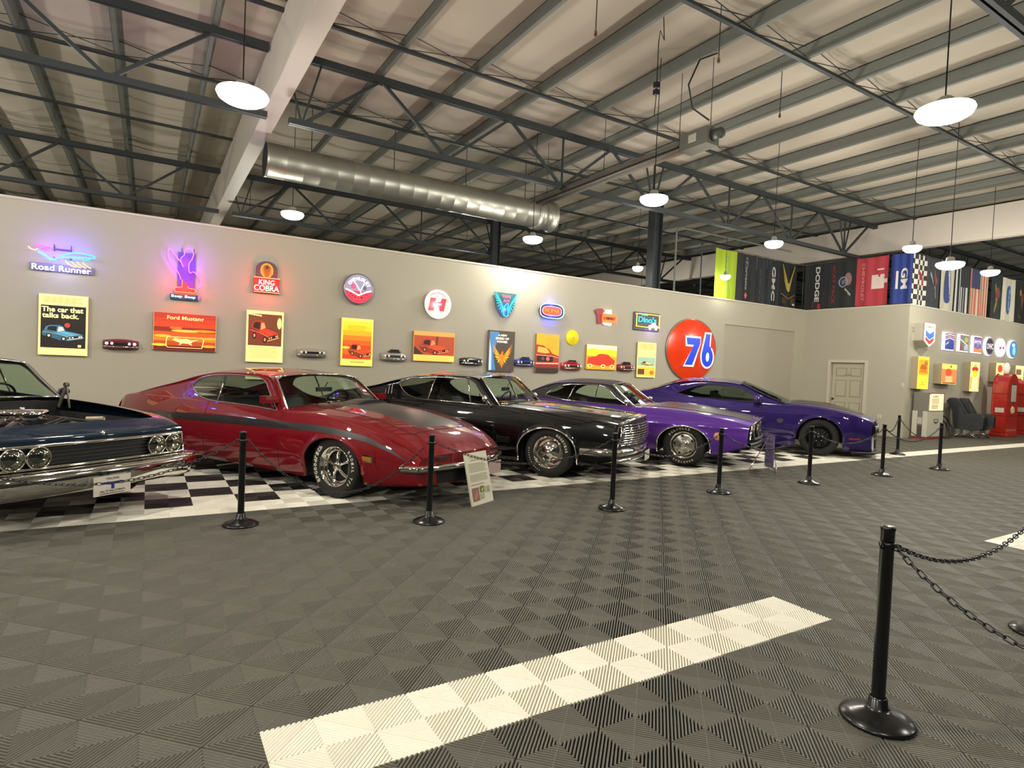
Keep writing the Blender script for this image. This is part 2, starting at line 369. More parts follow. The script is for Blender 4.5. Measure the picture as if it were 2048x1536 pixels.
b = MB(); pts = [(6.0+.5*math.sin(k/8*PI)*1, 5.9+.1*k, 6.05-.14*k) for k in range(9)]
b.tube([(6.9, 6.0, 6.1), (6.55, 6.0, 5.9), (6.35, 6.0, 5.5), (6.45, 6.0, 5.2), (6.8, 6.0, 5.12)], .012, BLACK, 6)
tag(b.build('power_cable'), 'curved black cable drooping from the roof to the tube heater box', 'cable')
t = thing('pendant_socket', 'small black socket box hanging on a thin cord from the roof', 'socket', (5.75, 6.0, 0))
b = MB(); b.tube([(0.06, 0, 6.33), (.1, 0, 5.95), (.02, 0, 6.05), (0, 0, 5.9), (0, 0, 5.35)], .007, BLACK, 5); b.build('cord', t)
b = MB(); b.box(-.035, .035, -.03, .03, 5.19, 5.26, BLACK); b.box(-.035, .035, -.03, .03, 5.29, 5.36, BLACK); b.tube([(0, 0, 5.2), (-.02, 0, 4.9)], .006, BLACK, 5); b.build('socket_box', t)
for x, y in ((4.6, 5.9), (6.3, 5.45), (8.4, 6.0)):
    b = MB(); b.tube([(x, y, 6.33), (x, y, 5.62)], .007, DSTEEL, 5); b.tube([(x, y, 5.62), (x, y, 5.56)], .018, M('#5a3430', .5), 6)
    tag(b.build('drop_rod'), 'thin drop rod with a small dark sprinkler head under the roof', 'sprinkler', 'thin drop rods under the roof')
# ------------------------------------------------------------------ pendant lamps
LENS = M('#fff8ec', .3, emit=14, name='lamp_lens')
def lamp(x, y, z, label, r=.23, light=True, power=None):
    t = thing('pendant_lamp', label, 'pendant lamp', (x, y, z))
    b = MB(); b.lathe([(r*.97, .0), (r, .01), (r*1.0, .03), (r*.8, .05), (r*.35, .065), (r*.3, .13), (r*.2, .15), (0, .15)], (0, 0, 0), (0, 0, 1), M('#9c9a92', .4, .3), 28); b.build('housing', t)
    b = MB(); b.lathe([(0, -.085), (r*.4, -.08), (r*.75, -.06), (r*.95, -.03), (r*1.04, .012), (r*1.0, .035)], (0, 0, 0), (0, 0, 1), LENS, 28); b.build('lens', t)
    b = MB(); b.tube([(0, 0, .16), (0, 0, .9), (.01, 0, 6.33-z)], .007, BLACK, 5); b.build('hanging_cord', t)
    if light:
        ld = bpy.data.lights.new('lamp_light', 'POINT'); ld.energy = (power or LAMP_W); ld.color = LAMP_COL; ld.shadow_soft_size = .16
        lo = bpy.data.objects.new('lamp_light', ld); COL.objects.link(lo); lo.parent = t; lo.location = (0, 0, -.24)
LM = [(.78, 6.87, 4.15, 'bright round pendant lamp beside the white girder, largest at upper left', .245),
 (2.26, 11.87, 4.15, 'small round pendant lamp just above the poster wall right of the white girder', .20),
 (6.78, 10.5, 4.13, 'round pendant lamp lighting the poster wall above the winged neon sign', .2),
 (6.66, 6.89, 4.15, 'round pendant lamp hanging in front of the dark steel column', .21),
 (6.66, 2.92, 4.15, 'brightest round pendant lamp nearest the camera at upper right', .245),
 (10.67, 7.6, 4.15, 'round pendant lamp over the yellow and black flags near the wall corner', .17),
 (12.92, 6.09, 4.15, 'round pendant lamp in front of the blue flag', .16),
 (12.7, 5.32, 3.7, 'round pendant lamp low in front of the white oval logo flag', .22),
 (16.82, 6.21, 4.15, 'small round pendant lamp near the striped flag', .18),
 (10.76, 11.6, 4.15, 'small round pendant lamp left of the dark steel column top', .13),
 (13.3, 10.9, 4.15, 'small pendant lamp in front of the lime green flag', .13)]
for x, y, z, l, r in LM: lamp(x, y, z, l, r, power=LAMP_W*(.15 if r < .15 else (.6 if y > 10 else 1)))
for x, y in ((-4.4, 6.9), (-4.4, 2.9), (.78, 2.92), (.78, -1.2), (6.66, -1.2), (12.6, 1.8), (12.6, -2.5), (-4.4, -1.2), (19.5, 4.5), (23.5, 5.5), (25, 1), (-10, 6.9), (-6, 14.3), (-6, 20), (2.3, 18), (9, 18), (16, 17)):  # unseen lamps added for illumination, the leftmost ones boosted
    lamp(x, y, 4.15, 'round pendant lamp added to light the hall, outside the photo view', .23); [setattr(l.data, 'energy', l.data.energy*1.9) for l in COL.objects[-1:] if x < -4 and l.type == 'LIGHT']; COL.objects['pendant_lamp' if 0 else [o.name for o in COL.objects if o.name.startswith('pendant_lamp')][-1]]['group'] = 'added lamps outside the view'
# ------------------------------------------------------------------ stanchions and chains
def stanchion(x, y, label, h=.81, lean=0):
    t = thing('stanchion', label, 'stanchion', (x, y, 0), 0, None); t.rotation_euler = (0, lean, 0)
    bl = M('#0d0e0f', .25, spec=.6, name='gloss_black_plastic')
    b = MB(); b.lathe([(0, 0), (.145, 0), (.147, .008), (.14, .018), (.10, .036), (.055, .052), (.04, .062), (.036, .10), (.03, .105)], (0, 0, 0), (0, 0, 1), bl, 32); b.build('base', t)
    b = MB(); b.lathe([(.027, .09), (.027, h-.02), (.029, h-.018), (.029, h-.004), (.024, h), (0, h)], (0, 0, 0), (0, 0, 1), bl, 20); b.build('post', t)
    b = MB(); b.lathe([(.027, h-.09), (.032, h-.088), (.032, h-.07), (.027, h-.068)], (0, 0, 0), (0, 0, 1), bl, 20)
    b.tube([(.03+.012+.012*math.cos(a), 0, h-.08+.012*math.sin(a)) for a in np.linspace(0, 2*PI, 9)[:-1]], .004, bl, 5, closed=True)
    b.tube([(-.03-.012+.012*math.cos(a), 0, h-.08+.012*math.sin(a)) for a in np.linspace(0, 2*PI, 9)[:-1]], .004, bl, 5, closed=True); b.build('ring_collar', t)
ST = [(.71, 5.55, 'black stanchion on the tiles between the blue car and the red car front wheel'),
 (2.24, 5.03, 'black stanchion in front of the red car chrome bumper'),
 (4.23, 4.78, 'black stanchion in front of the black car grille'),
 (6.12, 4.95, 'black stanchion in front of the purple classic car front fender'),
 (7.96, 4.91, 'black stanchion in front of the dark purple modern car front wheel'),
 (9.88, 4.90, 'black stanchion just right of the modern purple car nose'),
 (13.16, 6.25, 'farthest black stanchion, standing alone near the grey wall corner'),
 (11.71, 4.88, 'black stanchion in front of the white gas pump')]
for x, y, l in ST: stanchion(x, y, l)
stanchion(2.72, 1.31, 'large black stanchion nearest the camera beside the white floor stripe', .845)
stanchion(4.58, 1.33, 'black stanchion cut off by the right edge of the picture, only its foot showing', .845)
stanchion(2.75, .05, 'black stanchion outside the picture on the right', .845)
stanchion(-1.25, 5.15, 'black stanchion outside the picture on the left', .81)
def chain(a, b, sag, label, L=.042, r=.0035, wl=.011, sec=4, seg=8):
    a, b = Vector(a), Vector(b); n = 60; pts = [a.lerp(b, k/n)-Vector((0, 0, sag*4*(k/n)*(1-k/n))) for k in range(n+1)]
    d = [0]
    for p, q in zip(pts, pts[1:]): d.append(d[-1]+(q-p).length)
    pitch = L-2.2*r; cnt = int(d[-1]/pitch); mb = MB(); j = 0
    def at(s):
        for i in range(n):
            if d[i+1] >= s: return pts[i].lerp(pts[i+1], (s-d[i])/(d[i+1]-d[i]))
        return pts[-1]
    for i in range(cnt):
        c = at((i+.5)*pitch); t = (at((i+1)*pitch)-at(i*pitch)).normalized(); s1 = t.cross(Vector((0, 0, 1))).normalized(); s2 = s1.cross(t)
        s = (s1+s2).normalized() if i % 2 else (s1-s2).normalized(); hl = L/2-wl
        loop = []
        for k in range(seg):
            th = 2*PI*k/seg; loop.append(c+t*(math.cos(th)*wl+(hl if math.cos(th) > 0 else -hl))+s*math.sin(th)*wl)
        mb.tube(loop, r, M('#141516', .3, spec=.6), sec, closed=True)
    tag(mb.build('barrier_chain'), label, 'chain')
def rp(i, side, h=.73): x, y, _ = ST[i]; return (x+.043*side, y, h)
chain((-1.2, 5.15, .73), rp(0, -1), .27, 'black plastic chain crossing in front of the blue car licence plate')
chain(rp(0, 1), rp(1, -1), .46, 'black plastic chain hanging in front of the red car front wheel')
chain(rp(1, 1), rp(2, -1), .22, 'black plastic chain between the red and black car stanchions')
chain(rp(2, 1), rp(3, -1), .22, 'black plastic chain between the black and purple car stanchions')
chain(rp(3, 1), rp(4, -1), .22, 'black plastic chain in front of the gap between the two purple cars')
chain(rp(4, 1), rp(5, -1), .2, 'black plastic chain in front of the modern purple car bumper')
chain(rp(5, 1), rp(6, -1), .12, 'black plastic chain running back to the farthest stanchion')
chain(rp(5, 1), rp(7, -1), .22, 'black plastic chain low between the last two front stanchions')
chain(rp(6, 1), (14.6, 6.4, .3), .1, 'black plastic chain drooping down from the farthest stanchion')
chain((2.76, 1.31, .765), (4.53, 1.33, .765), .18, 'black plastic chain running right from the nearest stanchion')
chain((2.76, 1.31, .765), (2.75, .09, .765), .27, 'black plastic chain sloping down to the lower right from the nearest stanchion')
#%%PART cars
# ------------------------------------------------------------------ cars: local x forward (0 = front wheel), y left, z up
GLASS = glassmat('#dbe8dd', .08); GLASS_D = glassmat('#a9b5ad', .15)
SEAT = M('#16161a', .55, name='black_vinyl')
def paint(c, metal=.05, rough=.4): return M(c, rough, metal, 0, 1.0, .08)
def wheel(root, x, y, side, style, r=.33, wd=.24, letters=None, lname=None):
    """side: -1 right, +1 left; y = outer face of the tyre"""
    o = thing('wheel', None, None, (x, y, r)); o.parent = root
    ax = (0, side, 0)
    b = MB(); b.lathe([(r*.60, -wd), (r*.85, -wd), (r*.97, -wd+.02), (r, -wd+.05), (r, -.05), (r*.985, -.02), (r*.93, -.004), (r*.80, .0), (r*.70, -.004), (r*.645, -.014), (r*.63, -.03)], (0, 0, 0), ax, RUBBER, 44)
    for k in range(4): b.lathe([(r+.0005, -.06-k*.035), (r+.0005, -.066-k*.035)], (0, 0, 0), ax, DARK, 44)
    ty = b.build('tire', o)
    R = r*.64
    b = MB(); rimm = CHROME if style != 'black' else M('#101010', .25, .3)
    b.lathe([(R, -.016), (R*1.0, -.006), (R*.96, -.006), (R*.93, -.02), (R*.88, -.03), (R*.86, -.05), (R*.80, -.075), (R*.78, -.11), (R*.74, -.13)], (0, 0, 0), ax, rimm, 40)
    b.lathe([(R*.76, -.10), (0, -.10)], (0, 0, 0), ax, M('#1a1715', .5, .3), 32); b.build('rim', o)
    def rad(a, q, h): return (math.cos(a)*q, side*h, math.sin(a)*q)
    b = MB()
    if style == 'spoke5' or style == 'black':
        n = 5 if style == 'spoke5' else 7; sm = CHROME if style == 'spoke5' else M('#19191a', .2, .5)
        for k in range(n):
            a = 2*PI*k/n+PI/2+.1; wv = .016 if style == 'spoke5' else .02
            q0, q1 = R*.2, R*.80; rows = []
            for q, hh, ww in ((q0, -.045, wv*.9), ((q0+q1)/2, -.055, wv*.8), (q1, -.085, wv*1.5)):
                c = Vector(rad(a, q, hh)); tn = Vector((-math.sin(a), 0, math.cos(a)))*ww; dp = Vector((0, side*-.025, 0))
                rows.append([c-tn+dp, c-tn*.7, c+tn*.7, c+tn+dp])
            b.grid(rows, sm)
        b.lathe([(R*.84, -.08), (R*.80, -.066), (R*.76, -.075)], (0, 0, 0), ax, sm, 40)
        b.lathe([(R*.24, -.09), (R*.24, -.045), (R*.2, -.03), (R*.1, -.022), (0, -.02)], (0, 0, 0), ax, sm, 20)
        if style == 'black':
            for k in range(5): b.disc(rad(2*PI*k/5+.4, R*.33, -.034), ax, .012, CHROME, 8)
    elif style == 'rally':          # stamped steel wheel with slots and trim ring
        b.lathe([(R*.8, -.05), (R*.62, -.045), (R*.58, -.035), (R*.45, -.035), (R*.40, -.02), (R*.25, -.015), (0, -.01)], (0, 0, 0), ax, M('#b9b6ab', .25, .8), 40)
        for k in range(5):
            a = 2*PI*k/5+.5; b.disc(rad(a, R*.66, -.042), ax, .022, DARK, 10)
        b.lathe([(R*.3, -.018), (R*.28, -.008), (R*.2, -.006)], (0, 0, 0), ax, CHROME, 24)
    else:                            # magnum style: chrome with 5 dark slots
        b.lathe([(R*.8, -.09), (R*.7, -.075), (R*.5, -.05), (R*.3, -.035), (R*.16, -.03), (R*.14, -.01), (0, -.008)], (0, 0, 0), ax, CHROME, 40)
        for k in range(5):
            a = 2*PI*k/5+.3
            pts = [rad(a+u, q, h) for q, h, u in ((R*.42, -.040, -.22), (R*.66, -.066, -.36), (R*.70, -.071, 0), (R*.66, -.066, .36), (R*.42, -.040, .22))]
            b.add(pts, [(0, 1, 2, 3, 4)], M('#241a15', .4))
    b.build('wheel_centre', o)
    if letters:
        A = Art(0); A.mb = MB(); ink = M('#d8d2bd', .6)
        def put(txt, a0, a1, h):
            q = r*.80
            if txt == '.':
                for k in range(12):
                    a = a0+(a1-a0)*k/11; A.mb.disc(rad(a, q, .0015), ax, .0075, ink, 8)
                return
            for i, ch in enumerate(txt):
                if ch == ' ': continue
                a = a0+(a1-a0)*(i+.5)/len(txt)
                v, f, x0, x1, y0, y1 = text_geo(ch, .04); out = []
                for p, s in v:
                    u = ((p-x0)/(x1-x0)-.5)*h*.75; t = ((s-y0)/(y1-y0)-.5)*h
                    # tangential (clockwise seen from outside), radial
                    ca, sa = math.cos(a), math.sin(a)
                    if side < 0: tx, tz = sa, -ca      # viewed from -y, x to the right
                    else: tx, tz = -sa, ca
                    out.append((ca*(q+t)+tx*u, side*.0015, sa*(q+t)+tz*u))
                A.mb.add(out, f, ink)
        for seg in letters: put(*seg)
        A.mb.build('tire_lettering', o)
    return o
def strip(path, z0, z1, out, mat, mb, round_=.5, nz=8, taper=None):
    """bar of rounded section swept along a plan path [(x,y)] (counter-clockwise round the nose seen from above -> outward normal to the right of travel)"""
    n = len(path); rows = []
    for i, (x, y) in enumerate(path):
        a = path[max(i-1, 0)]; c = path[min(i+1, n-1)]; dx, dy = c[0]-a[0], c[1]-a[1]; L = math.hypot(dx, dy) or 1; nx, ny = dy/L, -dx/L
        k = taper(i/(n-1)) if taper else 1
        zc, hz = (z0+z1)/2, (z1-z0)/2*k; row = []
        for j in range(nz+1):
            a_ = -PI/2+PI*j/nz; o = out*k*(max(math.cos(a_), 0)**round_); row.append((x+nx*o, y+ny*o, zc+hz*math.sin(a_)))
        row.append((x-nx*.01, y-ny*.01, zc+hz)); row.insert(0, (x-nx*.01, y-ny*.01, zc-hz)); rows.append(row)
    mb.grid(rows, mat); return mb
def tubeline(name, pts, r, mat, parent, closed=False, n=6):
    b = MB(); b.tube(pts, r, mat, n, closed); return b.build(name, parent)

def car(S):
    root = thing(S['name'], S['label'], 'car', S['loc'], S['rot'])
    zt, wd, zc, bow = P2(S['zt']), P2(S['w']), P2(S['zc']), P2(S['bow'])
    xr, xf = S['x0'], S['x1']; sill = P2(S['sill']); PT = S['paint']; wb = S['wb']; ra = S['arch']
    wheels = [0+S['wx'], S['wx']-wb]; zwc = .34
    tl, tu = S.get('tl', .05), S.get('tu', .075); zmf = S.get('zm', .5); ch = S.get('crease')
    def zb(x):
        z = sill(x)
        for wx in wheels:
            d = abs(x-wx)
            if d < ra: z = max(z, zwc+S.get('archh', 1)*math.sqrt(max(ra*ra-d*d, 0)))
        return z
    def yw(x, z):
        t = zt(x); zn = (z-.2)/max(t-.2, .1); y = wd(x)*(1-tl*(max(0, zmf-.05-zn)/.45)**2-tu*(max(0, zn-zmf)/(1-zmf))**2.2)
        if ch: y += ch[1]*math.exp(-((z-ch[0](x))/ch[2])**2)
        for wx in wheels:      # lipped arches
            d = math.hypot(x-wx, (z-zwc)/S.get('archh', 1)); y += .014*math.exp(-((d-ra)/.035)**2) if z > .3 else 0
        return y
    xs = set(np.arange(xr, xf+.001, .06).round(3)) | {xf}
    for wx in wheels:
        for k in range(17): xs.add(round(wx-ra*math.cos(PI*k/16), 4))
    xs = sorted(v for v in xs if xr <= v <= xf); xs = [v for i, v in enumerate(xs) if i == 0 or v-xs[i-1] > .004]
    def X(x, y): return x+bow(x)*(1-(y/max(wd(x), .1))**2)
    NS = 14; hy = S['hoody']; hx0, hx1 = S['hoodx']; pw = S.get('pw', 2.2)
    xc0, xc1 = S['cab']           # cabin: rear base, front base of the greenhouse
    fr = [1, .985, .96, .93, .9, .86, hy, hy-.001, .6, .45, .3, .15, 0]; fr = sorted(set(fr), reverse=True); fr = fr+[-f for f in fr[-2::-1]]
    def deck(x, f):
        ys = yw(x, zt(x)); t = zt(x)-.012*max(0, (abs(f)-.93)/.07)**2
        z = t+(zc(x)-zt(x))*(1-abs(f)**pw); 
        if S.get('bulge') and S['bulge'][0] < x < S['bulge'][1]:
            bx = (x-S['bulge'][0])/(S['bulge'][1]-S['bulge'][0]); z += S['bulge'][2]*math.exp(-(f/.33)**6)*min(1, (1-bx)*3)*min(1, bx*6)
        y = ys*f; return (X(x, y), y, z)
    side = {}
    body = MB()
    for s in (-1, 1):
        rows = []
        for x in xs:
            b_, t_ = zb(x), zt(x)-.012; row = []
            for j in range(NS+1):
                z = b_+(t_-b_)*j/NS; y = yw(x, z)*s; row.append((X(x, y), y, z))
            fl = row[0]; row.insert(0, (fl[0], fl[1]-s*.04, fl[2]+.004)); rows.append(row)
        body.grid(rows, PT)
    # decks, split between body, hood and trunk lid
    hood = MB(); trunk = MB(); hm = S.get('hoodmat', PT); vx = S.get('deckmat')
    for a, c in zip(xs, xs[1:]):
        m_ = (a+c)/2
        for f0, f1 in zip(fr, fr[1:]):
            fm = abs(f0+f1)/2
            incab = xc0 < m_ < xc1-.02 and fm < .9
            if incab: continue
            inh = hx0 < m_ < hx1 and fm < hy
            if inh and S.get('nohood'): continue
            q = [deck(a, f0), deck(a, f1), deck(c, f1), deck(c, f0)]
            mat = PT
            if inh and S.get('stripe') and fm < S['stripe'][0] and S['stripe'][1] < m_ < S['stripe'][2]: mat = S['stripe'][3]
            elif inh: mat = hm
            (hood if inh else body).add(q, [(0, 1, 2, 3)], mat, True)
    # nose closing
    zl = sill(xf)
    NF = [k/12 for k in range(-12, 13)]
    def nose(f, z, off=0):
        """point on the nose face at width fraction f, height z"""
        y = f*yw(xf, min(z, zt(xf))); rk = S.get('rake', 0)*((z-zl)/max(zt(xf)-zl, .1)-S.get('rk0', 1)); return (X(xf, y)+rk+off, y, z)
    fm_ = S.get('facemat', PT)
    rows = [[nose(f, zl+(deck(xf, f)[2]-zl)*j/8) for f in NF] for j in range(9)]
    if S.get('rake'): rows.append([deck(xf, f) for f in NF])
    body.grid(rows, fm_)
    rows = [[(X(xr, f*yw(xr, z))-.05*math.sin(PI*(z-sill(xr))/(zt(xr)-sill(xr))), f*yw(xr, z), z) for f in NF] for z in np.linspace(sill(xr), zt(xr), 7)]
    body.grid(rows, PT)
    bo = body.build('body', root); w_ = bo.modifiers.new('weld', 'WELD'); w_.merge_threshold = .002
    if hood.v:
        ho = hood.build('hood', root); w_ = ho.modifiers.new('weld', 'WELD'); w_.merge_threshold = .002
        if not S.get('nohood'):
            g = MB(); gm = M('#080808', .6)
            for s in (-1, 1): g.tube([(lambda p: (p[0], p[1], p[2]+.001))(deck(x, s*hy)) for x in np.linspace(hx0, hx1, 24)], .0045, gm, 5)
            g.tube([(lambda p: (p[0], p[1], p[2]+.001))(deck(hx1, f)) for f in np.linspace(-hy, hy, 20)], .0045, gm, 5); g.build('hood_seam', bo)
    # inner shell: dark underbody, wheel wells, engine bay floor
    u = MB(); um = M('#0a0a0a', .7)
    segs = [(xr+.1, wheels[1]-ra), (wheels[1]+ra, wheels[0]-ra), (wheels[0]+ra, xf-.12)]
    for a, c in segs: u.box(a, c, -.74, .74, .2 if c < xf-.2 else .26, .5, um)
    u.box(xr+.15, xf-.2, -.52, .52, .3, .55, um)
    for wx in wheels:
        u.box(wx-ra-.03, wx+ra+.03, -.56, .56, .25, .62, um)
    u.build('underbody', root)
    # ---------------- greenhouse
    ze, gz = P2(S['edge']), P2(S['roofc']); gx0, gx1 = S['edge'][0][0], S['edge'][-1][0]
    xa, xb_ = min(gx0, gx1), max(gx0, gx1); th = S.get('tumble', .17); zr = S['zr']
    gb = P2(S['gbow']); RM = S.get('roofmat', PT)
    def yb(x): return yw(x, zt(x))*.985
    def ye(x, z): 
        b0 = zt(x)-.01; return yb(x)-th*max(0, (z-b0))/(zr-b0)
    wt, wbm = P2(S['wt']), P2(S['wb_']); wx0, wx1 = S['wt'][0][0], S['wt'][-1][0]
    gx = sorted(set(np.linspace(xa, xb_, 60).round(4)) | {round(wx0, 4), round(wx1, 4)} | {round(v, 4) for v in np.linspace(wx0, wx0+.12, 5)} | {round(v, 4) for v in np.linspace(wx1-.12, wx1, 5)})
    shell = MB(); sg = {-1: MB(), 1: MB()}; trims = {}
    for s in (-1, 1):
        low = []; upr = []; gl = []
        for x in gx:
            b0, e = zt(x)-.02, ze(x); e = max(e, b0+.001)
            if wx0 <= x <= wx1: p, q = max(min(wbm(x), e), b0), max(min(wt(x), e), b0)
            else: p = q = min(max((b0+e)/2, b0), e) if x > wx1 or x < wx0 else 0
            if q < p: p = q = (p+q)/2
            low.append([(x, s*ye(x, z), z) for z in (b0, (b0+p)/2, p)]); upr.append([(x, s*ye(x, z), z) for z in (q, (q+e)/2, e)])
            if wx0 <= x <= wx1: gl.append([(x, s*(ye(x, z)-.008), z) for z in (p, (p+q)/2, q)])
        shell.grid(low, PT if not S.get('vinyl') else S['vinyl']); shell.grid(upr, RM); sg[s].grid(gl, S.get('sideglass', GLASS))
        loop = [(x, s*(ye(x, wbm(x))+.003), max(wbm(x), zt(x)-.015)) for x in np.linspace(wx0, wx1, 26)]+[(x, s*(ye(x, wt(x))+.003), wt(x)) for x in np.linspace(wx1, wx0, 40)]
        trims[s] = loop
    ws0, ws1 = S['ws']            # windshield spans gx ws0 (top) .. ws1 (base)
    rg0, rg1 = S['rg']            # rear glass base .. top
    fr2 = [1, .93, .8, .6, .4, .2, 0]; fr2 = fr2+[-f for f in fr2[-2::-1]]
    def roofp(x, f):
        e = ze(x); y = ye(x, e)*f; z = e+(gz(x)-e)*(1-abs(f)**2.4); return (x+gb(x)*(1-f*f), y, z)
    wsh = MB(); rgl = MB()
    for a, c in zip(gx, gx[1:]):
        m_ = (a+c)/2
        for f0, f1 in zip(fr2, fr2[1:]):
            fm = abs(f0+f1)/2; q = [roofp(a, f0), roofp(a, f1), roofp(c, f1), roofp(c, f0)]
            if ws0 < m_ and fm < .93: wsh.add(q, [(0, 1, 2, 3)], GLASS, True)
            elif rg0 < m_ < rg1 and fm < (.8 if S.get('narrowrear') else .93): rgl.add(q, [(0, 1, 2, 3)], GLASS_D, True)
            else: shell.add(q, [(0, 1, 2, 3)], RM, True)
    sh = shell.build('roof', root); w_ = sh.modifiers.new('weld', 'WELD'); w_.merge_threshold = .002
    wo = wsh.build('windshield', root); rgl.build('rear_window', root)
    tm = S.get('trim', CHROME)
    for s in (-1, 1):
        so = sg[s].build('side_window', root); tubeline('window_trim', trims[s], .0075, tm, so, True)
        for dx, lean in S.get('divider', []):
            tubeline('window_divider', [(dx+lean, s*(ye(dx+lean, wbm(dx+lean))+.002), wbm(dx+lean)), (dx, s*(ye(dx, wt(dx))+.002), wt(dx))], .011, tm, so)
    t = MB()
    for s in (-1, 1): t.tube([(lambda p: (p[0]+.004, p[1], p[2]+.004))(roofp(x, s*.93)) for x in np.linspace(ws0, ws1, 14)], .012, tm, 6)
    t.tube([(lambda p: (p[0]+.004, p[1], p[2]+.002))(roofp(ws0, f)) for f in np.linspace(-.93, .93, 14)], .009, tm, 6)
    t.tube([(lambda p: (p[0]+.02, p[1], p[2]+.012))(roofp(ws1-.02, f)) for f in np.linspace(-.9, .9, 14)], .010, tm if S.get('cowltrim', 1) else BLACK, 6); t.build('windshield_trim', wo)
    # ---------------- interior
    it = MB(); im = M('#121214', .7)
    it.box(xc0+.05, xc1-.05, -.7, .7, .45, .5, im); it.box(xc1-.25, xc1+.05, -.68, .68, .62, zt(xc1)-.02, im); it.box(xc0, xc0+.3, -.7, .7, .5, zt(xc0)-.03, im)
    for s in (-1, 1): it.box(xc0+.1, xc1-.1, s*.70-.01, s*.70+.01, .45, zt(-1.5)-.05, im)
    it.build('dashboard', root)
    for s in (-1, 1):
        b = MB(); x = xc1-1.05
        sh_ = 0 if S.get('headrest') else .08
        b.prism([(x, .45), (x-.22, .98-sh_), (x-.30, 1.02-sh_), (x-.36, .98-sh_), (x-.24, .45)], s*.36-.22, s*.36+.22, SEAT); b.box(x-.1, x+.45, s*.36-.23, s*.36+.23, .42, .58, SEAT)
        if S.get('headrest') or s*S.get('rest', 0) > 0: b.box(x-.37, x-.28, s*.36-.13, s*.36+.13, .99, 1.13, SEAT)
        b.build('seat', root, bevel=.03)
    b = MB(); b.prism([(xc1-1.75, .45), (xc1-1.95, .86), (xc1-2.05, .86), (xc1-1.95, .45)], -.6, .6, SEAT); b.build('rear_seat', root, bevel=.03)
    sw = Vector((xc1-.42, .36, .90)); b = MB(); nrm = Vector((-.85, 0, .5)).normalized(); u1 = Vector((0, 1, 0)); u2 = nrm.cross(u1)
    b.tube([sw+(u1*math.cos(a)+u2*math.sin(a))*.19 for a in np.linspace(0, 2*PI, 25)[:-1]], .013, BLACK, 6, True)
    for a in (0, PI): b.tube([sw, sw+(u1*math.cos(a)+u2*math.sin(a))*.19], .01, CHROME, 5)
    b.tube([sw, sw-nrm*.25], .02, BLACK, 6); b.build('steering_wheel', root)
    b = MB(); p = roofp(ws0+.10, 0); b.box(p[0]-.10, p[0]-.08, -.13, .13, p[2]-.13, p[2]-.075, BLACK); b.tube([(p[0]-.08, 0, p[2]-.08), (p[0]-.03, 0, p[2]-.01)], .007, CHROME, 5); b.build('rear_view_mirror', root, bevel=.01)
    # ---------------- wheels
    for s in (-1, 1):
        for wx in wheels:
            wheel(root, wx, s*(wd(wx)-S.get('winset', .055)), s, S['wheel'], S.get('wr', .335), S.get('ww', .25), S.get('letters'))
        if S.get('archtrim'):
            for wx in wheels:
                t = MB(); t.tube([(x, s*(yw(x, zb(x))+.004), zb(x)+.004) for x in [wx-ra*math.cos(PI*k/20) for k in range(0, 21)]], .011, CHROME, 6); t.build('wheel_arch_trim', bo)
        # door seams
        t = MB(); gm = M('#060606', .7)
        for dx, top in S.get('seams', []):
            t.tube([(dx, s*(yw(dx, z)+.0005), z) for z in np.linspace(sill(dx)+.02, top or zt(dx)-.01, 12)], .003, gm, 5)
        if t.v: t.build('door_seam', bo)
    return dict(root=root, body=bo, nose=nose, yw=yw, zt=zt, X=X, deck=deck, xf=xf, xr=xr, zb=zb, wd=wd, roofp=roofp, ye=ye, ze=ze, sill=sill)
def headlamp(parent, p, d, r, name='headlight'):
    b = MB(); p = Vector(p); d = Vector(d).normalized()
    b.lathe([(r*1.12, -.01), (r*1.14, .012), (r*1.04, .022), (r*1.0, .012)], p, d, CHROME, 28)
    o = b.build(name, parent)
    l = MB(); l.lathe([(0, .03), (r*.5, .026), (r*.85, .018), (r, .008)], p, d, glassmat('#e8ece0', .35), 28); l.lathe([(r, .008), (r*.8, -.02), (r*.35, -.05), (.0, -.055)], p, d, M('#d9d8cf', .12, 1), 28); l.build('lens', o)
def place(wx, wy, hdg, half):       # ground contact of the right front tyre, heading degrees
    a = math.radians(hdg); return (wx-math.sin(a)*half, wy+math.cos(a)*half, 0), a
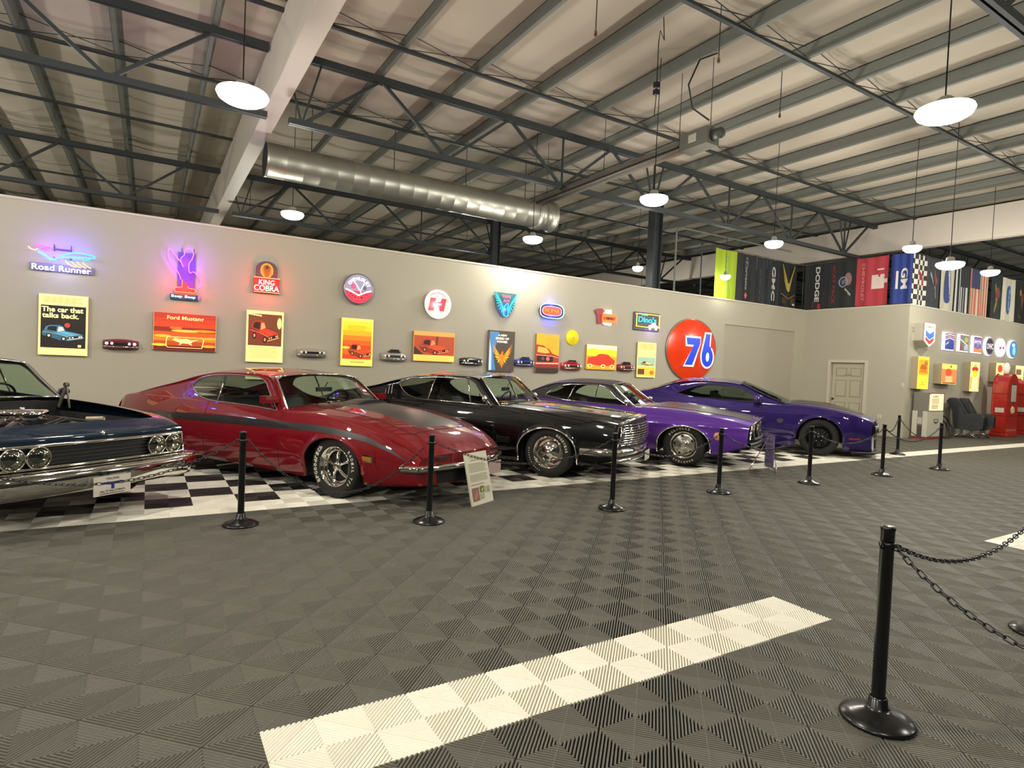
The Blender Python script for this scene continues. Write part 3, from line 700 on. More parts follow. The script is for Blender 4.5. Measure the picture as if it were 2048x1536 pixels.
# ---- red car
RED = paint('#760715'); MATTE = M('#33312d', .36, name='matte_black_stripe')
loc, rot = place(1.70, 6.19, -60, .93)
S = dict(name='muscle_car', label='dark red fastback muscle car with a matte black hood stripe and thin chrome bumper', loc=loc, rot=rot, paint=RED, wx=-.08, wb=2.97, arch=.415, archh=.72, x0=-4.30, x1=.93,
  zt=[(-4.3, .80), (-4.1, .87), (-3.6, .90), (-2.9, .90), (-2.3, .885), (-1.6, .87), (-.9, .865), (-.5, .86), (0, .82), (.4, .745), (.7, .65), (.86, .57), (.93, .52)],
  w=[(-4.3, .80), (-4.1, .86), (-3.4, .94), (-2.5, .95), (-1.5, .945), (-.5, .955), (0, .955), (.4, .93), (.7, .87), (.85, .83), (.93, .80)],
  zc=[(-4.3, .86), (-4.0, .93), (-3.4, .97), (-2.5, .95), (-.95, .93), (-.5, .935), (0, .90), (.4, .82), (.7, .71), (.86, .61), (.93, .545)],
  bow=[(-4.3, -.08), (-4, 0), (0, 0), (.6, .10), (.93, .16)], sill=[(-4.3, .42), (-4.0, .30), (-3.4, .22), (-.5, .185), (.4, .20), (.93, .24)],
  hoody=.70, hoodx=(-.80, .62), cab=(-3.35, -.92), pw=3, bulge=(-.8, .6, .03), stripe=(.5, -.7, .55, MATTE), rake=0,
  edge=[(-3.9, .88), (-3.4, 1.0), (-3.0, 1.09), (-2.6, 1.19), (-2.3, 1.235), (-1.9, 1.25), (-1.5, 1.24), (-1.32, 1.215), (-1.18, 1.10), (-.92, .845)],
  roofc=[(-3.9, .97), (-3.4, 1.06), (-3.0, 1.15), (-2.6, 1.26), (-2.3, 1.305), (-1.9, 1.32), (-1.5, 1.30), (-1.32, 1.27), (-1.18, 1.15), (-.92, .86)],
  gbow=[(-3.9, -.05), (-3, 0), (-2, 0), (-1.4, .06), (-.92, .22)], zr=1.25,
  wt=[(-2.66, 1.06), (-2.6, 1.13), (-2.5, 1.175), (-2.3, 1.205), (-1.9, 1.222), (-1.55, 1.215), (-1.40, 1.18), (-1.25, 1.06), (-1.0, .86)],
  wb_=[(-2.66, 1.06), (-2.55, .99), (-2.35, .92), (-2.1, .895), (-1.6, .885), (-1.0, .86)],
  ws=(-1.31, -.92), rg=(-3.7, -2.7), divider=[(-2.12, .05)], wheel='spoke5', ww=.27, wr=.335, seams=[(-.88, None), (-2.2, None)],
  letters=[('BFGoodrich', 3.9, 2.3, .045), ('RADIAL T/A', .75, -.75, .035)])
c = car(S); rc = c
R_ = c['root']; bo = c['body']
b = MB(); path = [(c['X'](x, s*c['yw'](x, .42))+0, s*c['yw'](x, .42)) for s, x in [(-1, x) for x in (.78, .85, .93)]]
path += [c['nose'](f, .42)[:2] for f in np.linspace(-.97, .97, 25)] + [(c['X'](x, c['yw'](x, .42)), c['yw'](x, .42)) for x in (.93, .85, .78)]
strip(path, .375, .445, .055, CHROME, b); b.build('front_bumper', R_)
b = MB(); b.grid([[c['nose'](f, z, .004+(.0 if z > .35 else .0)) for f in np.linspace(-.72, .72, 15)] for z in (.25, .37)], DARK); b.build('lower_intake', bo)
for s in (-1, 1):     # side stripe follows the flank
    b = MB(); zs0 = P2([(-4.1, .60), (-2.5, .645), (-1.5, .66), (-.3, .685), (.3, .645), (.6, .57), (.84, .47)]); zs1 = P2([(-4.1, .67), (-2.5, .725), (-1.5, .745), (-.3, .755), (.3, .70), (.6, .60), (.84, .48)])
    xs_ = np.linspace(-4.1, .84, 60); b.grid([[(c['X'](x, c['yw'](x, z)), s*(c['yw'](x, z)+.0022), z) for z in (zs0(x), (zs0(x)*2+zs1(x))/3, (zs0(x)+2*zs1(x))/3, zs1(x))] for x in xs_], M('#160e0d', .35, coat=.8)); b.build('side_stripe', bo)
    b = MB(); y = c['yw'](.4, .47)
    b.prism([(.325, .44), (.475, .44), (.475, .505), (.325, .505)], s*(y-.03), s*(y+.006), CHROME); b.prism([(.34, .452), (.46, .452), (.46, .493), (.34, .493)], s*(y+.002), s*(y+.009), M('#9a6a1c', .3)); b.build('side_marker', bo, bevel=.003)
    b = MB(); yy = s*(c['yw'](-1.15, .9)+.06); b.box(-1.13, -1.02, yy-.085, yy+.085, .94, 1.02, RED); b.box(-1.134, -1.13, yy-.07, yy+.07, .95, 1.01, CHROME)
    b.bar((-1.08, yy, .94), (-1.05, yy-s*.03, .885), .05, .03, RED); b.build('door_mirror', R_, bevel=.018)
    b = MB(); y = c['yw'](.82, .50)-.08; b.prism([(.9, y-.16, ), (.9, y)], 0, 0, RED) if 0 else None
    b.lathe([(0, 0), (.0, 0)], (0, 0, 0), (1, 0, 0), RED, 3) if 0 else None
b = MB()              # hood scoop slot and stripe front edge line
dk = c['deck']
def up_(p, d): return (p[0], p[1], p[2]+d)
b.grid([[up_(dk(x, f), .002+.035*(1 if x < -.38 else 0)*math.cos(f/.3*PI/2)) for f in np.linspace(-.3, .3, 11)] for x in (-.62, -.52, -.42, -.36)], MATTE)
b.grid([[up_(dk(-.36, f), .004+q*.032*math.cos(f/.3*PI/2)) for f in np.linspace(-.29, .29, 11)] for q in (0, 1)], DARK); b.build('hood_scoop', bpy.data.objects['hood'])
b = MB()
for s in (-1, 1):
    b.tube([dk(x, s*.5) for x in (.5, .6, .7)], .004, M('#5a0a10', .5), 4)
    p = c['nose'](s*.62, .50, .01); b.box(p[0]-.05, p[0]+.004, p[1]-.12, p[1]+.12, p[2]-.012, p[2]+.02, M('#2b0507', .4))
b.build('hidden_headlight_recess', bo)
b = MB(); p = c['nose'](.55, .30, .05); 
A = Art(0, b, 0, 0); b2 = MB()
for i in range(1): b2.box(p[0], p[0]+.01, p[1]-.14, p[1]+.14, .23, .37, M('#b9a09a', .5))
b2.build('licence_plate', R_)
# ---- black fastback
BLK = paint('#060507', 0, .3)
loc, rot = place(4.63, 6.40, -55, .93)
S = dict(name='muscle_car', label='glossy black fastback classic car with a chrome grille between the red and purple cars', loc=loc, rot=rot, paint=BLK, wx=-.12, wb=2.95, arch=.42, archh=.78, x0=-4.35, x1=.76,
  zt=[(-4.35, .78), (-4.1, .86), (-3.5, .90), (-2.5, .91), (-1.6, .915), (-.9, .91), (-.4, .885), (.1, .855), (.5, .82), (.76, .775)],
  w=[(-4.35, .84), (-4.1, .90), (-3.2, .945), (-1.5, .95), (-.2, .955), (.3, .945), (.6, .92), (.76, .90)],
  zc=[(-4.35, .83), (-4.0, .92), (-3.4, .98), (-2.5, .97), (-.95, .965), (-.5, .965), (.1, .935), (.5, .90), (.76, .86)],
  bow=[(-4.35, -.06), (-4, 0), (0, 0), (.5, .09), (.76, .17)], sill=[(-4.35, .40), (-3.9, .28), (-.5, .19), (.4, .22), (.76, .30)],
  hoody=.72, hoodx=(-.85, .70), cab=(-3.2, -.95), pw=2.6, rake=0, archtrim=1, facemat=M('#141312', .4),
  edge=[(-4.0, .88), (-3.6, .99), (-3.1, 1.08), (-2.65, 1.20), (-2.3, 1.27), (-1.9, 1.30), (-1.5, 1.30), (-1.30, 1.275), (-1.18, 1.17), (-.92, .90)],
  roofc=[(-4.0, .95), (-3.6, 1.04), (-3.1, 1.13), (-2.65, 1.25), (-2.3, 1.32), (-1.9, 1.36), (-1.5, 1.355), (-1.30, 1.32), (-1.18, 1.21), (-.92, .91)],
  gbow=[(-4, -.05), (-3, 0), (-2, 0), (-1.4, .05), (-.92, .20)], zr=1.30,
  wt=[(-2.60, 1.14), (-2.56, 1.19), (-2.4, 1.225), (-1.9, 1.265), (-1.5, 1.26), (-1.36, 1.22), (-1.22, 1.08), (-.99, .91)],
  wb_=[(-2.60, 1.14), (-2.5, 1.04), (-2.35, .965), (-2.15, .93), (-1.5, .925), (-.99, .91)],
  ws=(-1.29, -.92), rg=(-3.8, -2.75), narrowrear=1, divider=[(-2.0, -.04), (-1.45, .12)], wheel='magnum', wr=.335, seams=[(-.9, None), (-2.15, None)],
  letters=[('.', 3.0, 4.3, .0), ('GOODYEAR', 1.15, .05, .035)])
c = car(S); R_ = c['root']; bo = c['body']; N_ = c['nose']
def tube_on(name, parent, f0, f1, z, off, r, mat, n=24):
    b = MB(); b.tube([N_(f, z, off) for f in np.linspace(f0, f1, n)], r, mat, 8); return b.build(name, parent)
b = MB()
for k in range(9): b.tube([N_(f, .50+.032*k, .035+.03*math.sin(PI*k/8)) for f in np.linspace(-.92, .92, 26)], .008, CHROME, 6)
for f in (-.93, -.33, .33, .93): b.tube([N_(f, z, .03+.03*math.sin(PI*(z-.5)/.26)) for z in np.linspace(.49, .77, 8)], .011, CHROME, 6)
b.build('grille', R_)
b = MB(); b.tube([N_(f, .775+.07*(1-abs(f)**2.4), .03) for f in np.linspace(-.97, .97, 26)], .02, CHROME, 8); b.tube([N_(-.97, z, .02) for z in (.775, .6, .48)], .013, CHROME, 6); b.tube([N_(.97, z, .02) for z in (.775, .6, .48)], .013, CHROME, 6); b.build('grille_surround', R_)
for s in (-1, 1):
    for f in (.60, .82): headlamp(R_, N_(s*f, .64, .035), (1, s*.05, 0), .07)
path = [(x+.0, -c['yw'](x, .4)) for x in (.35, .5, .65)]+[N_(f, .40)[:2] for f in np.linspace(-.99, .99, 27)]+[(x, c['yw'](x, .4)) for x in (.65, .5, .35)]
b = MB(); strip(path, .36, .46, .08, CHROME, b, .6); strip(path[3:-3], .27, .33, .05, CHROME, b, .6); b.build('front_bumper', R_)
b = MB(); p = N_(0, .31, .10); b.box(p[0], p[0]+.01, -.15, .15, .25, .38, M('#cfcab6', .5)); b.build('licence_plate', R_)
for s in (-1, 1):
    b = MB()
    for k in range(5):
        x = -2.72-.055*k; b.bar((x, s*(c['ye'](x, 1.12)+.004), 1.13-.022*k), (x+.02, s*(c['ye'](x, .98)+.004), .98-.004*k), .012, .012, M('#1d1c1d', .3))
    b.build('louver', bpy.data.objects[R_.children[3].name] if 0 else bo)
    b = MB(); y = c['yw'](-.75, .47); A = Art(0)
    for k in range(4): b.prism([(-.66, .43+.022*k), (-.86, .43+.022*k), (-.86, .437+.022*k), (-.66, .437+.022*k)], s*(y), s*(y+.006), M('#5c5a57', .3, .8))
    b.build('fender_badge', bo)
    b = MB(); y = c['yw'](.45, .37); b.prism([(.38, .35), (.62, .35), (.62, .40), (.38, .40)], s*(y-.02), s*(y-.004), M('#8b877c', .3, .8)); b.build('marker_lamp', bo)
    b = MB(); b.lathe([(0, .03), (.03, .025), (.05, 0), (.05, -.02), (0, -.025)], (-1.05, s*(c['yw'](-1, .9)+.08), 1.0), (1, 0, 0), CHROME, 18); b.bar((-1.06, s*(c['yw'](-1, .9)+.08), .98), (-1.03, s*(c['yw'](-1, .9)-.01), .91), .014, .014, CHROME); b.build('door_mirror', R_)
b = MB(); b.tube([up_(c['deck'](x, 0), .004) for x in np.linspace(-.8, .7, 10)], .006, CHROME, 5); b.build('hood_spear', bo)
# ---- purple classic with vinyl roof
PUR = paint('#5b3192', .2, .35); VIN = M('#2b272b', .55, bump=.1, scale=300, name='black_vinyl_roof')
loc, rot = place(7.30, 6.53, -56, .94)
S = dict(name='muscle_car', label='bright purple classic coupe with black vinyl roof and its nose trim removed', loc=loc, rot=rot, paint=PUR, wx=-.08, wb=2.79, arch=.41, archh=.74, x0=-3.95, x1=.86,
  zt=[(-3.95, .80), (-3.7, .88), (-3.0, .94), (-2.4, .93), (-1.6, .90), (-.9, .885), (-.4, .875), (.2, .83), (.6, .765), (.86, .70)],
  w=[(-3.95, .86), (-3.7, .92), (-2.8, .975), (-2.0, .955), (-1.2, .95), (-.3, .965), (.3, .955), (.6, .93), (.86, .89)],
  zc=[(-3.95, .84), (-3.6, .93), (-2.8, .98), (-2.0, .95), (-.9, .935), (-.4, .93), (.2, .895), (.6, .85), (.86, .80)],
  bow=[(-3.95, -.06), (-3.6, 0), (0, 0), (.5, .06), (.86, .14)], sill=[(-3.95, .42), (-3.5, .28), (-.5, .2), (.4, .24), (.86, .38)],
  hoody=.74, hoodx=(-.80, .82), cab=(-2.9, -.92), pw=2.6, bulge=(-.7, .5, .04), hoodmat=M('#2c2530', .35, coat=.3), archtrim=1, facemat=DARK,
  edge=[(-3.15, .93), (-2.9, 1.0), (-2.6, 1.13), (-2.35, 1.21), (-2.0, 1.245), (-1.6, 1.245), (-1.36, 1.22), (-1.2, 1.09), (-.92, .875)],
  roofc=[(-3.15, .95), (-2.9, 1.03), (-2.6, 1.19), (-2.35, 1.27), (-2.0, 1.31), (-1.6, 1.305), (-1.36, 1.265), (-1.2, 1.12), (-.92, .885)],
  gbow=[(-3.1, -.1), (-2.5, -.03), (-2, 0), (-1.4, .05), (-.92, .18)], zr=1.245, roofmat=VIN, vinyl=VIN,
  wt=[(-2.5, 1.0), (-2.4, 1.09), (-2.2, 1.175), (-2.0, 1.205), (-1.6, 1.21), (-1.44, 1.18), (-1.25, 1.03), (-1.0, .89)],
  wb_=[(-2.5, 1.0), (-2.4, .975), (-2.1, .93), (-1.6, .91), (-1.0, .89)],
  ws=(-1.35, -.92), rg=(-3.05, -2.7), divider=[(-1.98, -.1)], wheel='rally', wr=.335, seams=[(-.85, None), (-2.2, None)], tu=.10, crease=(lambda x: .67+.0*x, .02, .04),
  letters=[('POLYGLAS', 2.6, 1.2, .035), ('GOODYEAR', -.9, -2.2, .03)])
c = car(S); R_ = c['root']; bo = c['body']; N_ = c['nose']
b = MB()      # exposed nose
for s in (-1, 1):
    for f in (.52, .80): b.lathe([(.095, 0), (.1, .03), (.085, .035), (.07, -.02), (0, -.03)], N_(s*f, .62, .0), (1, 0, 0), M('#7d7a70', .3, .8), 20)
b.build('headlight_bucket', R_)
b = MB(); b.tube([N_(-.96, .70, .02), N_(-.97, .66, .03), N_(-.97, .5, .02)], .016, CHROME, 6); b.tube([N_(.96, .70, .02), N_(.97, .5, .02)], .016, CHROME, 6)
b.tube([N_(f, .70+.10*(1-abs(f)**2.6), .02) for f in np.linspace(-.95, .95, 20)], .014, CHROME, 6); b.tube([N_(f, .5, .03) for f in np.linspace(-.8, .8, 12)], .018, M('#55534d', .4, .7), 6); b.build('nose_trim', R_)
b = MB(); strip([N_(f, .40)[:2] for f in np.linspace(-.97, .97, 20)], .35, .45, .05, M('#26272a', .35, .4), b, .6)
for s in (-1, 1): b.bar((.35, s*.86, .33), N_(s*.9, .48, 0), .05, .03, M('#2f3033', .4, .4)); b.bar((.45, s*.8, .30), N_(s*.7, .36, .02), .04, .03, M('#2f3033', .4, .4))
b.build('bumper_bracket', R_)
for s in (-1, 1):
    b = MB(); y = c['yw'](.43, .52); b.lathe([(0, .012), (.05, .01), (.062, 0), (.055, -.01)], (.43, s*y, .52), (0, s, 0), M('#c98a5c', .3), 20); o = b.build('side_marker', bo); 
    b = MB(); b.lathe([(0, .03), (.035, .02), (.045, 0), (.04, -.04), (0, -.05)], (-1.0, s*(c['yw'](-1, .88)+.09), .965), (1, 0, 0), CHROME, 18); b.bar((-1.0, s*(c['yw'](-1, .9)+.08), .95), (-1.0, s*(c['yw'](-1, .9)-.01), .89), .02, .014, CHROME); b.build('door_mirror', R_)
# ---- modern purple
HP = paint('#2a195c', .2, .35)
loc, rot = place(11.05, 6.57, -56, .94)
S = dict(name='modern_coupe', headrest=1, label='dark purple modern muscle coupe with black wheels and black hood, rightmost of the cars', loc=loc, rot=rot, paint=HP, wx=-.08, wb=2.95, arch=.405, archh=1.0, x0=-3.95, x1=.80,
  zt=[(-3.95, .92), (-3.6, 1.0), (-2.9, 1.02), (-2.2, .99), (-1.5, .96), (-.9, .945), (-.4, .94), (.1, .90), (.5, .82), (.8, .70)],
  w=[(-3.95, .84), (-3.6, .93), (-2.9, .965), (-2.0, .95), (-1.0, .95), (-.1, .965), (.4, .94), (.65, .86), (.8, .78)],
  zc=[(-3.95, .98), (-3.6, 1.06), (-2.9, 1.07), (-1.5, 1.03), (-.6, 1.01), (-.1, .985), (.3, .93), (.6, .84), (.8, .74)],
  bow=[(-3.95, -.08), (-3.5, 0), (0, 0), (.5, .07), (.8, .16)], sill=[(-3.95, .35), (-3.5, .22), (-.5, .12), (.4, .12), (.8, .14)],
  hoody=.72, hoodx=(-.62, .6), cab=(-3.1, -.75), pw=2.8, hoodmat=M('#1b1a1c', .35, coat=.4), bulge=(-.6, .5, .03), rake=0,
  edge=[(-3.7, 1.03), (-3.4, 1.10), (-3.0, 1.23), (-2.7, 1.31), (-2.35, 1.34), (-1.9, 1.335), (-1.55, 1.30), (-1.2, 1.15), (-.72, .95)],
  roofc=[(-3.7, 1.06), (-3.4, 1.14), (-3.0, 1.30), (-2.7, 1.38), (-2.35, 1.41), (-1.9, 1.405), (-1.55, 1.36), (-1.2, 1.21), (-.72, .97)],
  gbow=[(-3.7, -.06), (-3, 0), (-2, 0), (-1.5, .05), (-.72, .22)], zr=1.34,
  wt=[(-2.78, 1.07), (-2.6, 1.15), (-2.35, 1.24), (-2.1, 1.265), (-1.75, 1.26), (-1.5, 1.21), (-1.15, 1.02)],
  wb_=[(-2.78, 1.07), (-2.6, 1.03), (-2.3, .995), (-1.7, .975), (-1.15, .96)],
  ws=(-1.55, -.72), rg=(-3.6, -2.8), trim=BLACK, divider=[], sideglass=GLASS_D, wheel='black', wr=.355, ww=.27, seams=[(-1.05, None), (-2.35, None)], crease=(lambda x: .80+.0*x, .012, .05), cowltrim=0)
c = car(S); R_ = c['root']; bo = c['body']; N_ = c['nose']
b = MB(); b.grid([[N_(f, z, .012) for f in np.linspace(-.93, .93, 17)] for z in (.42, .50, .58, .66)], DARK)
for s in (-1, 1):
    for f in (.55, .8): b.lathe([(.075, 0), (.08, .02), (.06, .03), (.0, .02)], N_(s*f, .56, .015), (1, 0, 0), M('#8d8a84', .2, .9), 20)
b.build('grille', R_)
b = MB(); strip([(x, -c['yw'](x, .2)) for x in (.45, .6, .75)]+[N_(f, .16)[:2] for f in np.linspace(-1, 1, 23)]+[(x, c['yw'](x, .2)) for x in (.75, .6, .45)], .09, .14, .06, BLACK, b, .4); b.build('chin_spoiler', R_)
b = MB(); b.grid([[N_(f, z, .01) for f in np.linspace(-.7, .7, 13)] for z in (.19, .34)], DARK); b.build('lower_intake', bo)
for s in (-1, 1):
    b = MB(); b.grid([[(x, s*(c['yw'](x, z)+.004), z) for z in (.36, .39)] for x in (.42, .52, .62)], M('#a52a26', .3)); b.build('side_marker', bo)
    b = MB(); y = c['yw'](-.75, .62); b.prism([(-.72, .66), (-.78, .68), (-.84, .65), (-.82, .60), (-.76, .585), (-.72, .62)], s*y, s*(y+.006), M('#9a99a0', .2, 1)); b.build('fender_badge', bo)
    b = MB(); b.lathe([(0, .07), (.05, .06), (.075, .02), (.08, -.05), (0, -.06)], (-1.22, s*(c['yw'](-1.2, .9)+.11), 1.02), (1, 0, .05), HP, 20); b.bar((-1.2, s*(c['yw'](-1.2, .9)+.08), .98), (-1.15, s*(c['yw'](-1.2, .9)-.03), .95), .07, .03, BLACK); b.build('door_mirror', R_)
b = MB(); b.grid([[up_(c['deck'](x, f), .004) for f in np.linspace(-.12, .12, 5)] for x in (.0, .1, .2)], DARK); b.build('hood_scoop', bo)
# ---- navy blue car with its hood off
NAVY = paint('#0d2231', .1, .35)
a_ = math.radians(-54); hx, hy_ = math.cos(a_), math.sin(a_)
loc = (-.354-hx*.82, 6.17-hy_*.82, 0)
S = dict(name='muscle_car', label='navy blue classic car with its hood off showing the engine, cut by the left edge', loc=loc, rot=a_, paint=NAVY, wx=-.05, wb=2.92, arch=.40, archh=.80, x0=-4.1, x1=.82,
  zt=[(-4.1, .78), (-3.8, .86), (-3.0, .92), (-1.6, .90), (-.9, .90), (-.3, .885), (.3, .855), (.65, .82), (.82, .775)],
  w=[(-4.1, .80), (-3.8, .86), (-2.5, .90), (-.3, .90), (.4, .88), (.7, .845), (.82, .825)],
  zc=[(-4.1, .83), (-3.6, .93), (-.9, .95), (-.3, .93), (.3, .89), (.62, .84), (.82, .74)],
  bow=[(-4.1, -.05), (-3.8, 0), (0, 0), (.5, .02), (.82, .05)], sill=[(-4.1, .40), (-3.6, .28), (-.5, .2), (.4, .22), (.82, .30)],
  hoody=.80, hoodx=(-.85, .66), cab=(-2.9, -1.0), pw=4, nohood=1, facemat=M('#0d0d0e', .5),
  edge=[(-3.3, .93), (-2.9, 1.1), (-2.5, 1.26), (-2.1, 1.31), (-1.6, 1.305), (-1.42, 1.28), (-1.25, 1.12), (-1.0, .90)],
  roofc=[(-3.3, .95), (-2.9, 1.14), (-2.5, 1.31), (-2.1, 1.37), (-1.6, 1.36), (-1.42, 1.325), (-1.25, 1.16), (-1.0, .92)],
  gbow=[(-3.3, -.1), (-2.5, 0), (-1.5, .05), (-1.0, .2)], zr=1.31,
  wt=[(-2.6, 1.15), (-2.5, 1.2), (-2.1, 1.26), (-1.6, 1.26), (-1.48, 1.22), (-1.3, 1.05), (-1.08, .91)],
  wb_=[(-2.6, 1.15), (-2.5, .98), (-2.2, .94), (-1.6, .92), (-1.08, .91)],
  ws=(-1.41, -1.0), rg=(-3.2, -2.6), divider=[(-2.0, 0)], wheel='rally', wr=.33, seams=[(-.95, None)])
c = car(S); R_ = c['root']; bo = c['body']; N_ = c['nose']; BLUECAR = c
b = MB()
for z, r in ((.515, .012), (.69, .014)): b.tube([N_(f, z, .03) for f in np.linspace(-.96, .96, 24)], r, CHROME, 8)
for k in range(5): b.tube([N_(f, .54+.03*k, .012) for f in np.linspace(-.6, .6, 16)], .004, M('#3d3d3f', .35, .6), 5)
for s in (-1, 1): b.tube([N_(s*.965, z, .03) for z in (.515, .69)], .011, CHROME, 6)
b.build('grille', R_)
b = MB(); b.tube([N_(f, .735, .02) for f in np.linspace(-.98, .98, 24)], .007, CHROME, 6); b.lathe([(0, .01), (.014, .008), (.02, 0)], N_(0, .75, .02), (1, 0, 0), CHROME, 12); b.build('hood_lip_trim', R_)
b = MB()      # header panel in body colour above the grille
b.grid([[N_(f, .70, .022), N_(f, .73, .03), N_(f, .76, .015), c['deck'](.80, f), c['deck'](.72, f)] for f in np.linspace(-.99, .99, 25)], NAVY); b.build('header_panel', bo)
for s in (-1, 1):
    headlamp(R_, N_(s*.81, .60, .035), (1, 0, 0), .079); headlamp(R_, N_(s*.60, .60, .035), (1, 0, 0), .079)
    b = MB(); b.box(.70, .78, s*.66-.1, s*.66+.1, .52, .68, M('#201f1e', .5)); b.build('headlight_bezel', R_)
path = [(x, -c['yw'](x, .4)-.01) for x in (.3, .45, .6, .72)]+[(N_(f, .40)[0]+.03, N_(f, .4)[1]) for f in np.linspace(-1, 1, 27)]+[(x, c['yw'](x, .4)+.01) for x in (.72, .6, .45, .3)]
b = MB(); strip(path, .29, .50, .10, CHROME, b, .45, nz=12); strip(path[2:-2], .455, .50, .125, CHROME, b, .5); b.build('front_bumper', R_)
b = MB(); A = Art(0, b); p = N_(0, .33, .145)
pl = thing('licence_plate', None, None, (p[0]+.012, 0, .325), PI/2); pl.parent = R_
b = MB(); b.box(-.155, .155, 0, .006, -.08, .08, M('#d9d3c4', .5)); b.build('plate', pl)
A = Art(-.001, MB()); bl = M('#2b2f8f', .5); A.rect(-.085, .012, .085, .03, bl); A.rect(-.012, -.03, .014, .014, bl); A.text('TRUNK', 0, .058, .12, .02, M('#77705f', .5)); A.text('ALTALOMA', 0, -.045, .22, .018, M('#77705f', .5)); A.lines(-.11, .11, -.072, -.06, 1, M('#77705f', .5)); A.mb.build('plate_print', pl)
# engine bay
bay = MB(); bm = M('#15130f', .6)
bay.box(-.86, .60, -.64, .64, .50, .53, bm); bay.box(-.90, -.86, -.68, .68, .5, .90, bm); bay.box(.60, .63, -.66, .66, .45, .74, bm)
for s in (-1, 1): bay.box(-.86, .62, s*.655-.02, s*.655+.02, .5, .80, bm)
bay.build('engine_bay', R_)
eng = thing('engine', None, None, (-.25, 0, 0)); eng.parent = R_
b = MB(); b.box(-.45, .45, -.28, .28, .45, .66, M('#2b3138', .4, .4)); b.build('engine_block', eng, bevel=.03)
for s in (-1, 1):
    b = MB(); b.box(-.38, .38, s*.24-.08, s*.24+.08, .66, .74, CHROME); b.build('valve_cover', eng, bevel=.02)
b = MB(); b.lathe([(0, .9), (.19, .895), (.2, .88), (.2, .82), (.19, .81), (0, .8)], (0, 0, -.02), (0, 0, 1), CHROME, 32); b.lathe([(0, .02), (.02, .015), (.02, 0)], (0, 0, .88), (0, 0, 1), CHROME, 10); b.build('air_cleaner', eng)
b = MB(); random.seed(3)
for k in range(16):
    s = random.choice((-1, 1)); x0 = random.uniform(-.3, .3); b.tube([(x0, s*.1, .72), (x0+.1, s*.25, .80), (x0+.15+random.random()*.2, s*.42, .76), (x0+.3, s*.55, .66)], .007+.007*random.random(), random.choice((M('#3a2018', .5), M('#1c1c1a', .5), M('#77736a', .3, .8), M('#2f2c26', .5))), 6)
b.build('hose', eng)
b = MB(); b.box(.40, .58, -.5, .5, .46, .78, M('#191a1b', .5)); b.lathe([(0, .82), (.03, .815), (.035, .79)], (.5, 0, 0), (0, 0, 1), CHROME, 12); b.build('radiator', R_)
b = MB(); b.box(-.1, .2, .40, .60, .55, .76, M('#2a2d2c', .5)); b.tube([(-.05, .45, .78), (.1, .52, .79)], .02, M('#b9ae96', .4), 6); b.build('battery', R_)
for s in (-1, 1):
    b = MB(); hm_ = M('#6d675a', .45, .6); b.bar((-.78, s*.62, .84), (-.66, s*.62, 1.08), .012, .04, hm_); b.bar((-.60, s*.62, .84), (-.66, s*.62, 1.08), .01, .02, hm_); b.lathe([(.022, -.02), (.022, .02), (0, .02)], (-.66, s*.62, 1.08), (0, 1, 0), hm_, 10); b.build('hood_hinge', R_)
    b = MB(); b.lathe([(0, .05), (.03, .04), (.045, 0), (.04, -.06), (0, -.07)], (-1.14, s*(c['yw'](-1, .88)+.05), .98), (1, 0, 0), NAVY, 18); b.bar((-1.14, s*(c['yw'](-1, .9)+.04), .97), (-1.12, s*(c['yw'](-1, .9)-.03), .89), .04, .03, NAVY); b.build('door_mirror', R_)
